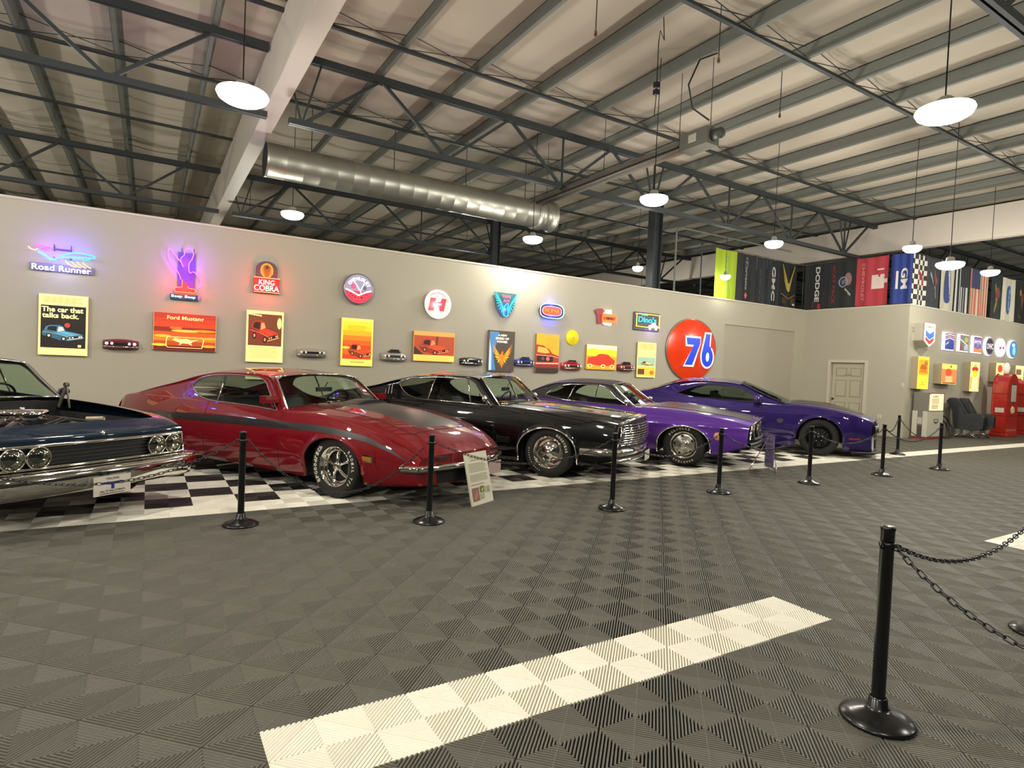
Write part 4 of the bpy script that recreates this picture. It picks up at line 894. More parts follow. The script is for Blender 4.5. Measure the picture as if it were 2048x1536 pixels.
#%%PART wall art
# ------------------------------------------------------------------ things on the long wall
WY = WALL_Y
def I(c, e=.55): return M(c, .5, emit=e)      # lit print ink (the posters are backlit boxes)
def mount(name, label, cat, X, Z, wy=WY): return thing(name, label, cat, (X, wy, Z))
def lightbox(label, X, Z, wd, h, art, depth=.055, wy=WY, frame='#a89878', bg='#f0d890', e=.55, cat='poster', name='lit_poster', fe=0):
    t = mount(name, label, cat, X, Z, wy)
    b = MB(); b.box(-wd/2, wd/2, -depth, -.001, -h/2, h/2, M(frame, .5, emit=fe)); b.build('poster_box', t, bevel=.004)
    b = MB(); b.box(-wd/2+.006, wd/2-.006, -depth-.0015, -depth, -h/2+.006, h/2-.006, I(bg, e))
    A = Art(-depth-.0022, b, 0, 0, wd, h); art(A); b.build('print', t); return t
def carart(A, cx, cz, w, h, col, dark='#30100a', light='#f5d9a0', flip=1, top=True, e=.55):
    f = flip; P = lambda pts: [(cx+f*x*w, cz+z*h) for x, z in pts]
    l = lin(col); hx_ = lambda k: '#%02x%02x%02x' % tuple(min(255, int(int(col[i:i+2], 16)*k)) for i in (1, 3, 5))
    A.poly(P([(-.5, -.02), (-.47, .10), (-.36, .15), (.0, .13), (.30, .03), (.48, -.06), (.5, -.22), (.46, -.30), (.12, -.44), (-.05, -.42), (-.30, -.26), (-.48, -.16)]), I(hx_(.72), e))
    A.poly(P([(-.36, .15), (.0, .13), (.30, .03), (.48, -.06), (.12, -.20), (-.12, -.06)]), I(hx_(1.12), e)); A.poly(P([(-.18, .10), (-.02, .10), (.32, -.10), (.20, -.14)]), I(hx_(1.3), e))
    if top:
        A.poly(P([(-.45, .12), (-.40, .33), (-.30, .41), (-.08, .42), (.02, .34), (.06, .13), (-.14, .02)]), I(hx_(.9), e))
        A.poly(P([(-.13, .05), (-.10, .34), (-.01, .33), (.04, .14)]), I(light, e*.55)); A.poly(P([(-.38, .14), (-.35, .31), (-.27, .36), (-.14, .35), (-.16, .07)]), I(dark, e*.6))
    A.poly(P([(.12, -.22), (.48, -.09), (.49, -.19), (.13, -.34)]), I(dark, e*.5))
    for u in (.17, .24, .40, .45): A.ell(cx+f*u*w, cz+(-.26+(u-.17)*.37)*h, .022*w, .04*h, I(light, e)); A.n -= 1
    A.n += 1; A.line(P([(.11, -.37), (.50, -.22)]), .035*h, I(light, e)); A.line(P([(-.47, .04), (-.12, -.07), (.12, -.21)]), .014*h, I(light, e*.6))
    for u, v in ((-.33, -.17), (.02, -.32)): A.ell(cx+f*u*w, cz+v*h, .062*w, .125*h, I('#1a0c08', .1)); A.ell(cx+f*u*w, cz+v*h, .032*w, .07*h, I(light, e*.5))
def a_talks(A):
    A.rect(-.5, -.5, .5, .5, I('#f7dc8c', .7)); A.lines(-.42, .42, .36, .46, 6, I('#c9a055', .5), .4); k = I('#1d130c', .1); A.rect(-.455, -.38, .455, .32, k)
    y = I('#f3e79a', .8); A.text('The car that', -.02, .255, .84, .085, y, .03); A.text('talks back.', -.06, .155, .74, .085, y, .03)
    carart(A, -.01, -.13, .84, .30, '#4a86a4', dark='#141014', light='#e8ecd8', e=.5); A.ell(.08, .0, .06, .04, I('#c0402c', .5)); A.rect(.3, -.36, .37, -.32, I('#f3e79a', .6))
lightbox('tall backlit poster with large words over a blue convertible, above the blue car', -1.08, 1.80, .59, .89, a_talks)
def a_sunset(A):
    for i, c in enumerate(('#b5300e', '#c83a12', '#d8420f', '#8f2008', '#d95a0c', '#e8820f', '#c04a0a', '#6d1606')): A.rect(-.49, .49-.1225*(i+1), .49, .49-.1225*i, I(c, .45)); A.n -= 1
    A.n += 1
    for x, z, r, c in ((.3, .05, .2, '#f08a12'), (-.35, -.12, .13, '#f7b431'), (.4, -.15, .1, '#f7a52a'), (-.4, -.36, .12, '#f7c23a'), (.38, -.36, .12, '#f3a020'), (0, .03, .22, '#f6b848'), (-.15, .1, .1, '#e96a20')): A.ell(x, z, r, .035, I(c, .7))
    y = I('#f6dc8a', .8); A.text('Ford Mustang', 0, .36, .58, .13, y, .02); A.line([(-.27, -.14), (.27, -.14), (.30, -.18), (.27, -.42), (-.27, -.42), (-.30, -.38), (-.29, -.18), (-.27, -.14)], .014, y)
    A.poly([(-.2, -.22), (-.16, -.16), (-.1, -.19), (.02, -.18), (.10, -.22), (.22, -.19), (.12, -.25), (.09, -.30), (.12, -.36), (.05, -.31), (-.04, -.30), (-.10, -.36), (-.08, -.29), (-.14, -.26)], y)
lightbox('wide backlit poster of a red sunset sky with a galloping horse badge', .505, 1.80, .90, .60, a_sunset, frame='#c08060')
def a_cobra(A):
    A.rect(-.5, -.5, .5, .5, I('#f6e08c', .8)); A.rect(-.45, -.18, .45, .44, I('#7a4020', .35)); carart(A, -.02, .1, .8, .5, '#c2321a', light='#e6b070'); A.ell(.38, .27, .06, .11, I('#f5dc80', .8)); A.line([(-.45, .43), (-.1, .40)], .03, I('#e8d090', .6))
    A.lines(-.42, .42, -.42, -.2, 8, I('#c9b25e', .5), .25)
lightbox('tall backlit calendar poster of a red car on brown below the red snake sign', 1.71, 1.805, .60, .88, a_cobra)
def a_small(A): A.lines(-.42, .42, -.4, .4, 2, I('#d8c070', .6), .3)
lightbox('small pale lit sign just above the red car roof', 1.705, 1.16, .59, .2, a_small, bg='#fbf0c0', e=.9)
def a_orange(A):
    A.rect(-.5, -.5, .5, .5, I('#f8e060', .9)); 
    for i, c in enumerate(('#f5d02c', '#f6c81e', '#f5a814', '#ee7a10', '#dd5a10', '#c8400e', '#e06014', '#cf3f10')): A.rect(-.45, .44-.1*(i+1), .45, .44-.1*i, I(c, .7)); A.n -= 1
    A.n += 1; A.lines(-.3, .3, .24, .36, 4, I('#c89a18', .5), .3); carart(A, .1, -.18, .75, .34, '#d93a12', light='#f7b860'); A.ell(-.35, -.12, .12, .03, I('#f3c23a', .7)); A.line([(-.2, -.42), (.25, -.42)], .012, I('#6b4a18', .2))
lightbox('tall backlit poster in yellow and orange with a red car, left of the tall-intake ornament', 3.32, 1.80, .60, .88, a_orange)
def a_hurst(A):
    A.rect(-.5, -.5, .5, .5, I('#e89a4a', .6)); A.rect(-.49, -.28, .49, .36, I('#b04824', .45)); A.poly([(-.49, -.28), (-.49, 0), (-.25, -.28)], I('#3f2a20', .2)); carart(A, 0, 0, .72, .62, '#c83c1c', light='#f0905c'); A.line([(.05, .05), (.07, .35)], .03, I('#5a3a24', .3)); A.rect(-.49, -.48, .49, -.30, I('#f4c860', .8)); A.lines(-.45, .45, -.46, -.32, 5, I('#d8a040', .5), .3)
lightbox('wide backlit poster of a red car on orange ground, below the slanted H sign', 4.885, 1.80, .89, .59, a_hurst, frame='#b08a60')
def bird(A, cx, cz, sx, sz, c1, c2, n=9, e=.7):
    for s in (-1, 1):
        for k in range(n):
            t = k/(n-1); x0, z0 = cx+s*sx*(.10+.10*(1-t)), cz-sz*.28+sz*.25*(1-t)
            x1, z1 = cx+s*sx*(.95-.75*t*t), cz+sz*(.95-1.75*t)
            A.poly([(x0, z0+.03*sz), ((x0+x1)/2+s*.04*sx, (z0+z1)/2+.02*sz), (x1, z1), ((x0+x1)/2, (z0+z1)/2-.10*sz), (x0, z0-.06*sz)], I(c1 if k % 2 else c2, e)); A.n -= 1
        A.n += 1
    A.poly([(cx-.14*sx, cz-.55*sz), (cx-.16*sx, cz-.05*sz), (cx-.05*sx, cz+.10*sz), (cx+.02*sx, cz+.24*sz), (cx+.13*sx, cz+.16*sz), (cx+.06*sx, cz+.06*sz), (cx+.16*sx, cz-.1*sz), (cx+.14*sx, cz-.55*sz), (cx, cz-.95*sz)], I(c2, e))
def a_bird(A):
    A.rect(-.5, -.5, .5, .5, I('#54483c', .15)); A.poly([(-.46, -.47), (-.46, .47), (-.1, .47), (-.3, -.1), (-.2, -.47)], I('#4b7fae', .5)); A.poly([(-.46, -.47), (-.46, .3), (-.38, 0), (-.36, -.47)], I('#b7d4e8', .5))
    w_ = I('#f7f1d8', .8); A.text('A NEW', .02, .39, .34, .05, w_, .04); A.text('BREED OF', .02, .31, .5, .055, w_, .04); A.text('POWER', .02, .23, .4, .055, w_, .04); bird(A, .02, -.08, .44, .36, '#f4b92c', '#e87a1c')
lightbox('tall dark poster with a gold winged emblem below the teal winged neon sign', 6.445, 1.79, .65, .87, a_bird, frame='#8a7a64', bg='#54483c')
def a_cam(A):
    A.rect(-.5, -.5, .5, .5, I('#f0a01c', .6)); A.lines(-.1, .42, .1, .42, 7, I('#e88c12', .5), .2); A.poly([(-.5, .22), (-.2, .2), (.05, .12), (.22, -.0), (.5, -.05), (.5, -.3), (-.5, -.3)], I('#a8301a', .45)); A.poly([(-.44, .1), (-.42, .17), (-.05, .14), (.1, .02), (-.1, .0), (-.44, .02)], I('#f0b040', .5))
    A.rect(-.46, -.22, .25, -.06, I('#2c100c', .1)); A.ell(.02, -.14, .08, .055, I('#c86a50', .5)); A.ell(-.2, -.14, .06, .045, I('#8a3a28', .4)); A.line([(-.5, -.05), (.3, -.07), (.48, -.1)], .015, I('#f0a890', .6)); A.line([(-.5, -.27), (.48, -.25)], .022, I('#f7d0b0', .8)); A.rect(-.5, -.5, .5, -.38, I('#3a241c', .15)); A.rect(-.5, -.38, .5, -.3, I('#8a2c1a', .3))
lightbox('tall backlit poster of a red car front on orange below the oval neon sign', 7.645, 1.80, .62, .86, a_cam, frame='#9a7a58')
def a_or2(A):
    A.rect(-.5, -.5, .5, .5, I('#f2981a', .7)); A.rect(-.5, .3, .5, .5, I('#f9e2a0', .9)); A.poly([(-.5, .3), (-.3, .36), (0, .3), (.3, .35), (.5, .3), (.5, .05), (-.5, .05)], I('#f3c01c', .8)); A.poly([(-.48, -.28), (-.45, -.02), (-.2, .03), (-.1, .14), (.2, .14), (.3, .02), (.44, -.1), (.42, -.3), (.1, -.36), (-.2, -.32)], I('#cf2f10', .55)); A.line([(-.24, .08), (0, .17), (.24, .12)], .02, I('#f7b040', .7))
    for x in (-.38, .05, .35): A.ell(x, -.36, .08, .08, I('#f6d87a', .8)); A.ell(x, -.36, .04, .045, I('#c85a18', .5))
lightbox('wide backlit poster of a red car on yellow, right of the yellow disc', 9.22, 1.78, .92, .58, a_or2, frame='#b8924e')
def a_yel(A):
    A.rect(-.5, -.5, .5, .5, I('#f9e27c', .9)); A.lines(-.45, .45, .3, .47, 4, I('#a88838', .4), .35); A.rect(-.47, -.18, .47, .08, I('#98b8a0', .6)); A.rect(-.47, -.46, .47, -.2, I('#f0b83c', .7)); A.rect(-.45, -.42, -.1, -.26, I('#6a4418', .3)); A.ell(.3, -.36, .12, .06, I('#d86a20', .6)); carart(A, .05, -.10, .7, .14, '#c8a850')
lightbox('tall pale yellow backlit poster, last one before the big orange disc', 10.67, 1.78, .63, .87, a_yel)
# small car-front wall ornaments
def mini(label, X, Z, wd, h, body, kind):
    t = mount('car_front_ornament', label, 'wall ornament', X, Z); PB = M(body, .25, .1, coat=.8)
    b = MB(); n = 12; rows = []
    for k in range(n+1):
        u = -1+2*k/n; d = .10*math.sqrt(max(0, 1-u**4))+.012; rows.append([(u*wd/2, 0, -h*.42), (u*wd/2, -d, -h*.40), (u*wd/2, -d-.01, 0), (u*wd/2, -d*.85, h*.25*(1-.3*u*u)), (u*wd/2, 0, h*.36*(1-.4*u*u))])
    b.grid(rows, PB); b.build('front_shell', t)
    b = MB(); b.box(-wd*.33, wd*.33, -.125, -.11, -h*.15, h*.05, DARK if kind != 'chrome' else M('#1b1b1b', .4)); b.build('grille', t)
    b = MB(); b.tube([(-wd*.48, -.09, -h*.25), (-wd*.3, -.128, -h*.27), (wd*.3, -.128, -h*.27), (wd*.48, -.09, -h*.25)], h*.05, CHROME, 8); b.build('bumper', t)
    for s in (-1, 1):
        for q in (.38, .24): b = MB(); b.lathe([(0, .012), (h*.10, .01), (h*.12, 0)], (s*wd*q, -.115, -h*.03), (0, -1, 0), M('#e8e4d0', .2, emit=.6 if kind == 'lit' else .05), 14); b.build('headlight', t)
    if kind in ('blower', 'chrome'):
        b = MB(); b.box(-wd*.22, wd*.22, -.10, -.03, h*.28, h*.42, M(body if kind == 'blower' and body != '#8e8b80' else '#2c2c2e', .35, .4)); b.box(-wd*.15, wd*.15, -.11, -.04, h*.42, h*.56, M('#33302f', .3, .5)); b.build('engine_intake', t)
mini('dark red car front ornament on the wall between the first two posters', -.365, 1.57, .47, .20, '#6d1f28', 'lit')
mini('silver car front ornament on the wall right of the brown calendar poster', 2.51, 1.575, .51, .20, '#a5a293', 'plain')
mini('silver car front ornament with a tall intake, left of the red car landscape poster', 4.05, 1.58, .52, .22, '#a8a598', 'chrome')
mini('black and chrome car front ornament left of the gold winged emblem poster', 5.745, 1.555, .53, .20, '#1a1a1a', 'plain')
mini('blue car front ornament on the wall right of the gold winged emblem poster', 7.05, 1.58, .52, .20, '#2f3a86', 'blower')
mini('bright red car front ornament directly below the yellow disc', 8.335, 1.55, .57, .23, '#b3202a', 'blower')
mini('red car front ornament with dark intake, left of the pale yellow poster', 10.0, 1.58, .52, .22, '#8e2a2c', 'chrome')
# ------------------------------------------------------------------ neon signs
def N(c, e=5): return M(c, .4, emit=e*.5)
def neon(name, parent, pts, col, r=.008, y=-.09, e=5, closed=False):
    b = MB(); b.tube([(x, y, z) for x, z in pts], r, N(col, e), 6, closed); return b.build(name, parent)
def smooth(pts, n=6, closed=False):
    out = []; L = len(pts)
    for i in range(L if closed else L-1):
        p0 = pts[(i-1) % L] if closed or i else pts[0]; p1 = pts[i]; p2 = pts[(i+1) % L]; p3 = pts[(i+2) % L] if closed or i+2 < L else pts[-1]
        for k in range(n):
            t = k/n; out.append(tuple(.5*((2*p1[j])+(-p0[j]+p2[j])*t+(2*p0[j]-5*p1[j]+4*p2[j]-p3[j])*t*t+(-p0[j]+3*p1[j]-3*p2[j]+p3[j])*t**3) for j in (0, 1)))
    return out if closed else out+[pts[-1]]
def neontext(parent, s, x, z, wd, h, col, y=-.09, e=4, bold=.005, name='neon_lettering', shear=0, rot=0):
    A = Art(y, MB(), x, z); A.text(s, 0, 0, wd, h, N(col, e), bold, rot, shear); o = A.mb.build(name, parent); so = o.modifiers.new('solid', 'SOLIDIFY'); so.thickness = .012; return o
def glow(parent, x, z, col, e, y=-.24, r=.05):
    ld = bpy.data.lights.new('neon_light', 'POINT'); ld.energy = e*7; ld.color = lin(col); ld.shadow_soft_size = r; o = bpy.data.objects.new('neon_light', ld); COL.objects.link(o); o.parent = parent; o.location = (x, y, z)
def standoff(t, *xs):
    b = MB()
    for x in xs: b.tube([(x, -.001, 0), (x, -.06, 0)], .012, M('#6a6660', .5), 6)
    b.build('standoff', t)
def hang(t, x0, x1, z0, z1):
    b = MB()
    for x in (x0, x1): b.tube([(x, -.02, z0), (x, -.02, z1)], .005, M('#4a4550', .5), 5); b.tube([(x, -.0, (z0+z1)/2), (x, -.07, (z0+z1)/2)], .005, M('#4a4550', .5), 5)
    b.build('hanging_wire', t)
# 1: lettering with coloured feather-like strokes (abstract, no figure)
t = mount('neon_sign', 'white neon lettering under blue, yellow and magenta neon strokes, leftmost sign', 'neon sign', -1.11, 2.78)
b = MB(); b.box(-.38, .38, -.03, -.02, -.20, -.09, M('#7d7690', .5)); b.bar((-.1, -.02, .13), (.1, -.02, .13), .012, .02, M('#4a4560', .5)); b.build('backing', t)
hang(t, -.1, .1, .1, .2)
standoff(t, -.1, .1); neontext(t, 'Road Runner', 0, -.155, .70, .085, '#e8f4ff', e=3)
neon('neon_tube', t, smooth([(-.05, .0), (.06, .07), (.16, .10), (.30, .09), (.38, .075), (.39, .05), (.30, .045), (.1, .03), (-.05, .0)]), '#3fb4ff'); neon('neon_tube', t, smooth([(.10, .02), (.16, .0), (.22, .02), (.28, .0), (.34, .03)]), '#22e0ff', .006)
neon('neon_tube', t, smooth([(-.28, .07), (-.20, .03), (-.15, -.01), (-.08, -.02), (-.06, .0)]), '#52c8ff'); neon('neon_tube', t, smooth([(-.28, .055), (-.2, .01), (-.14, -.035), (-.07, -.035)]), '#52c8ff', .006)
for k in range(4): neon('neon_tube', t, smooth([(.04+.07*k, -.03), (.07+.07*k, -.07), (.13+.07*k, -.105), (.17+.06*k, -.11)]), '#ffd23c', .006)
neon('neon_tube', t, smooth([(-.32, .15), (-.26, .16), (-.2, .14), (-.14, .13), (-.2, .11), (-.27, .12)], closed=True), '#ff3fd0', .006, closed=True)
neon('neon_tube', t, smooth([(-.39, .12), (-.36, .09), (-.31, .08), (-.29, .10)]), '#ffe070', .007)
glow(t, .12, .1, '#4a3cff', 1.1); glow(t, -.15, .12, '#a030ff', .5); glow(t, 0, -.17, '#b0b8ff', .35)
# 2: abstract purple tubing over red base and small lettering
t = mount('neon_sign', 'purple neon outline over a red neon bar and small cyan lettering, second from left', 'neon sign', .48, 2.78)
hang(t, -.05, .12, .1, .38)
b = MB(); b.box(-.20, .20, -.05, -.02, -.46, -.37, M('#2a3550', .5)); b.box(-.10, .14, -.03, -.02, -.3, .30, M('#5a2ca0', .5, emit=.25)); b.build('backing', t)
neontext(t, 'Beep', -.11, -.415, .15, .055, '#8ff4ff', e=3); neontext(t, 'Beep', .08, -.415, .15, .055, '#8ff4ff', e=3); neontext(t, '!', .2, -.415, .015, .06, '#ff50e0', e=3)
neon('neon_tube', t, smooth([(-.06, -.14), (-.10, -.03), (-.20, .10), (-.245, .22), (-.235, .32), (-.20, .31), (-.12, .20), (-.07, .14)]), '#d05cff')
neon('neon_tube', t, smooth([(-.03, .06), (-.07, .18), (-.02, .26), (-.01, .34), (.06, .36), (.11, .30), (.09, .2), (.05, .12), (.06, -.02), (.12, .0), (.20, -.08), (.23, -.18), (.19, -.26)]), '#d05cff')
neon('neon_tube', t, [(-.04, -.14), (-.04, -.26), (-.13, -.27), (-.16, -.30), (-.13, -.34), (.13, -.34), (.17, -.31), (.14, -.28), (.05, -.27), (.04, -.24)], '#ff6a30')
b = MB(); b.box(-.13, .14, -.07, -.05, -.33, -.28, M('#e01818', .4, emit=1.2)); b.box(-.03, .03, -.07, -.05, -.28, -.18, M('#e01818', .4, emit=1.2)); b.build('red_base', t)
glow(t, 0, .15, '#8a3cff', 1.6); glow(t, 0, -.28, '#ff3020', 1.3)
# 3
t = mount('neon_sign', 'red neon sign with white lettering under a dark arch holding a gold snake medallion', 'neon sign', 1.71, 2.79)
b = MB(); pts = [(-.17, .03), (.17, .03), (.17, .17)]+[(.17*math.cos(a), .17+.14*math.sin(a)) for a in np.linspace(0, PI, 14)]+[(-.17, .17)]; b.prism(pts, -.06, -.01, M('#5d4650', .5)); b.build('arch_plate', t)
A = Art(-.062, MB(), 0, .15); A.ell(0, 0, .105, .125, M('#d9a83a', .4, emit=.3)); A.ell(0, .0, .08, .1, M('#b98a22', .4, emit=.2)); A.poly([(-.03, -.11), (-.05, 0), (-.06, .05), (-.03, .09), (0, .1), (.03, .09), (.06, .05), (.05, 0), (.03, -.11)], M('#8a5c18', .4, emit=.15)); A.ell(0, .05, .02, .028, M('#3b2408', .4)); A.mb.build('medallion', t)
b = MB(); b.box(-.21, .21, -.05, -.01, -.23, .02, M('#b02a20', .4, emit=.6)); b.build('sign_plate', t)
standoff(t, -.1, .1); neontext(t, 'KING', 0, -.055, .25, .085, '#fff0f4', e=2.2); neontext(t, 'COBRA', 0, -.155, .40, .095, '#fff0f4', e=2.2)
neon('neon_tube', t, [(-.21, .02), (.21, .02)], '#ff8a5a', .007); neon('neon_tube', t, [(-.2, -.225), (.21, -.225)], '#ff8a5a', .007); glow(t, 0, -.1, '#ff2a1a', 1.4)
# 4
t = mount('round_sign', 'round lit sign, grey upper half with white lettering over red lower half', 'round sign', 3.305, 2.79)
b = MB(); b.lathe([(.27, 0), (.285, .02), (.285, .09), (.27, .11), (.262, .10)], (0, 0, 0), (0, -1, 0), M('#8e8a94', .3, .5), 40); b.build('rim', t)
A = Art(-.095, MB()); A.ell(0, 0, .268, .268, M('#9a97ad', .4, emit=.5)); A.poly([(.265*math.cos(a), .265*math.sin(a)) for a in np.linspace(PI+.15, 2*PI-.15, 24)], M('#e8324a', .4, emit=.9)); A.ell(.03, -.0, .27, .05, M('#c8c4d8', .4, emit=.7)) if 0 else None
w_ = M('#f6f2ff', .4, emit=2.2); A.arctext('CHEVROLET', 0, -.02, .205, PI-.45, .35, .06, w_); A.line([(-.24, -.02), (-.12, -.06), (0, -.12), (.12, -.06), (.24, -.02)], .022, w_); A.line([(-.08, .12), (.03, -.04), (.10, .10)], .014, w_); A.line([(.03, -.04), (.06, -.10)], .014, w_); A.ell(-.10, .04, .05, .05, M('#e0507a', .4, emit=.8)); A.ell(.11, .02, .035, .04, M('#77748a', .4)); A.line([(-.2, -.04), (-.08, -.09)], .012, w_)
A.arctext('SERVICE', 0, .03, .20, PI+.55, 2*PI-.55, .045, M('#8a0e1e', .4), flip=True); A.ring(0, 0, .235, .235, .008, M('#b8142a', .4, emit=.3), a0=PI+.3, a1=2*PI-.3); A.mb.build('sign_face', t)
# 5
t = mount('round_sign', 'round lit sign ringed by a white neon tube around a slanted red H', 'round sign', 4.91, 2.65)
b = MB(); b.lathe([(.26, 0), (.27, .02), (.27, .08)], (0, 0, 0), (0, -1, 0), M('#8a8070', .4, .4), 40); b.build('rim', t)
A = Art(-.082, MB()); A.ell(0, 0, .27, .27, M('#e89a96', .4, emit=.7)); r_ = M('#c8102a', .4, emit=.7); o_ = M('#ff7a5a', .4, emit=1.5); w_ = M('#f4eeff', .4, emit=2)
H = [(-.14, .13), (-.02, .13), (-.03, .05), (.06, .05), (.08, .13), (.21, .11), (.15, -.14), (.03, -.14), (.05, -.05), (-.05, -.05), (-.08, -.14), (-.20, -.12)]
A.poly([(x*1.1, z*1.12) for x, z in H], o_) if 0 else None
A.poly([(-.15, .12), (-.03, .12), (-.08, -.13), (-.20, -.13)], r_); A.poly([(.07, .12), (.19, .12), (.14, -.13), (.02, -.13)], r_); A.poly([(-.1, .05), (.12, .05), (.1, -.05), (-.12, -.05)], r_)
A.line([(-.16, .13), (-.03, .13), (-.04, .06), (.06, .06), (.08, .13), (.20, .13), (.15, -.14), (.02, -.14), (.0, -.06), (-.06, -.06), (-.08, -.14), (-.21, -.14), (-.16, .13)], .011, o_); A.text('HURST', 0, 0, .2, .045, M('#f08090', .4, emit=1)); A.ring(.03, .14, .035, .045, .015, w_); A.rect(-.04, -.19, -.02, -.10, w_); A.rect(.02, -.19, .04, -.10, w_); A.arctext('PERFORMANCE', 0, 0, .225, PI-.8, .8, .03, M('#6a62a0', .4, emit=.3)); A.mb.build('sign_face', t)
b = MB(); b.tube([(.275*math.cos(a), -.10, .275*math.sin(a)) for a in np.linspace(0, 2*PI, 49)[:-1]], .013, N('#fff2e8', 4), 8, True); b.build('neon_ring', t); glow(t, 0, 0, '#fff0e0', 1.0, -.2)
# 6 winged neon
t = mount('neon_sign', 'teal neon winged emblem under the brightest patch of wall light', 'neon sign', 6.495, 2.79)
b = MB(); b.prism([(-.27, .25), (.27, .25), (.2, -.1), (.06, -.26), (-.06, -.26), (-.2, -.1)], -.05, -.04, M('#3a6a70', .5, emit=.1)); b.build('backing', t)
for s in (-1, 1):
    for k in range(9):
        u = k/8; neon('neon_feather', t, smooth([(s*(.06+.07*(1-u)), -.10+.14*(1-u)), (s*(.18-.10*u), .02-.1*u+.1*(1-u)), (s*(.29-.24*u*u), .26-.50*u)], 4), '#28c8d8', .008, e=2.2)
neon('neon_tube', t, smooth([(-.05, -.2), (-.06, -.08), (-.02, -.02), (.03, .02), (.06, -.01), (.04, -.06), (.06, -.2), (0, -.26)], 4, True), '#40e0f0', .008, e=2.2, closed=True)
standoff(t, -.1, .1); neontext(t, 'TRANS', .0, .17, .22, .06, '#ff6a8a', e=1.6); neontext(t, 'AM', .0, .08, .14, .06, '#ff6a8a', e=1.6); glow(t, 0, -.1, '#5a5cff', .9, -.06)
# 7 oval
t = mount('neon_sign', 'oval neon sign with light blue outline around glowing red lettering', 'neon sign', 7.70, 2.75)
b = MB(); b.prism([(.34*math.cos(a), .17*math.sin(a)) for a in np.linspace(0, 2*PI, 33)[:-1]], -.06, -.05, M('#20305a', .5)); b.prism([(.27*math.cos(a), .10*math.sin(a)) for a in np.linspace(0, 2*PI, 33)[:-1]], -.07, -.06, M('#e03a2a', .4, emit=1.0)); b.build('backing', t)
for a_, b_, cc, r in ((.34, .17, '#9fdcff', .010), (.27, .105, '#ff9ab0', .009)): b = MB(); b.tube([(a_*math.cos(a)*(1-.06*math.cos(4*a)), -.09, b_*math.sin(a)*(1-.06*math.cos(4*a))) for a in np.linspace(0, 2*PI, 41)[:-1]], r, N(cc, 3), 6, True); b.build('neon_tube', t)
standoff(t, -.1, .1); neontext(t, 'MOPAR', 0, .005, .40, .09, '#ff7a20', e=2.2); glow(t, 0, -.14, '#3030ff', 2.0, -.08); glow(t, 0, .16, '#6060ff', .6, -.08)
# yellow disc
t = mount('round_sign', 'small plain yellow disc on the wall between the oval neon and the winged badge sign', 'round sign', 8.35, 2.20)
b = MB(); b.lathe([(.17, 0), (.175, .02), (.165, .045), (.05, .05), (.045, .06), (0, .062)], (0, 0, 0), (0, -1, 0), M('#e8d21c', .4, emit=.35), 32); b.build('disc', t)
A = Art(-.064, MB()); A.ell(0, 0, .02, .02, M('#b89a10', .4)); A.mb.build('centre_boss', t)
# 8 winged badge
t = mount('neon_sign', 'small neon sign with an orange framed box beside a dark red winged shape', 'neon sign', 9.32, 2.74)
b = MB(); b.prism([(-.36, .14), (-.27, .19), (-.14, .20), (-.06, .12), (-.14, .0), (-.14, -.15), (-.26, -.17), (-.28, .02)], -.05, -.02, M('#9a2f33', .5, emit=.1)); b.build('wing_plate', t)
b = MB(); b.box(-.15, .27, -.07, -.02, -.10, .06, M('#e86a14', .4, emit=.9)); b.build('sign_box', t); neon('neon_tube', t, [(-.16, .07), (.28, .07), (.28, -.11), (-.16, -.11), (-.16, .07)], '#ff7a3a', .009, e=3)
standoff(t, -.1, .1); neontext(t, 'CAMARO', .06, -.02, .34, .07, '#7a2408', e=.2)
b = MB(); b.prism([(-.12, .09), (-.02, .17), (.12, .19), (.14, .09)], -.07, -.03, N('#fff4f0', 2)); b.prism([(-.12, -.13), (-.04, -.19), (.12, -.19), (.16, -.13)], -.07, -.03, N('#fff4f0', 2)); b.build('white_glow_panel', t)
# 9 diner sign
t = mount('neon_sign', 'dark rectangular neon sign with yellow rounded border and teal script, nearest the orange disc', 'neon sign', 10.63, 2.74)
b = MB(); b.box(-.43, .43, -.05, -.01, -.23, .22, M('#574f5a', .5)); b.build('sign_box', t, bevel=.01)
rr = [(-.36, .17), (.34, .17), (.38, .13), (.38, -.10), (.34, -.14), (-.34, -.14), (-.38, -.10), (-.38, .13)]; neon('neon_border', t, smooth(rr, 4, True), '#ffd84a', .011, e=3, closed=True)
neontext(t, 'Dino\'s', -.02, .04, .60, .14, '#20e6e6', e=2.2); neontext(t, 'Drive In', -.12, .16, .2, .05, '#20e6e6', e=2)
b = MB(); b.prism([(.02, -.15), (.05, -.09), (.12, -.07), (.17, -.02), (.26, -.02), (.30, -.08), (.36, -.10), (.36, -.15)], -.08, -.06, M('#f0a0a8', .4, emit=1.5)); b.lathe([(.035, 0), (.035, .02), (0, .02)], (.09, -.06, -.17), (0, -1, 0), N('#e8e0ff', 2.5), 14); b.lathe([(.035, 0), (.035, .02), (0, .02)], (.30, -.06, -.17), (0, -1, 0), N('#e8e0ff', 2.5), 14); b.build('neon_car_shape', t); glow(t, .2, -.2, '#b0a0ff', .5)
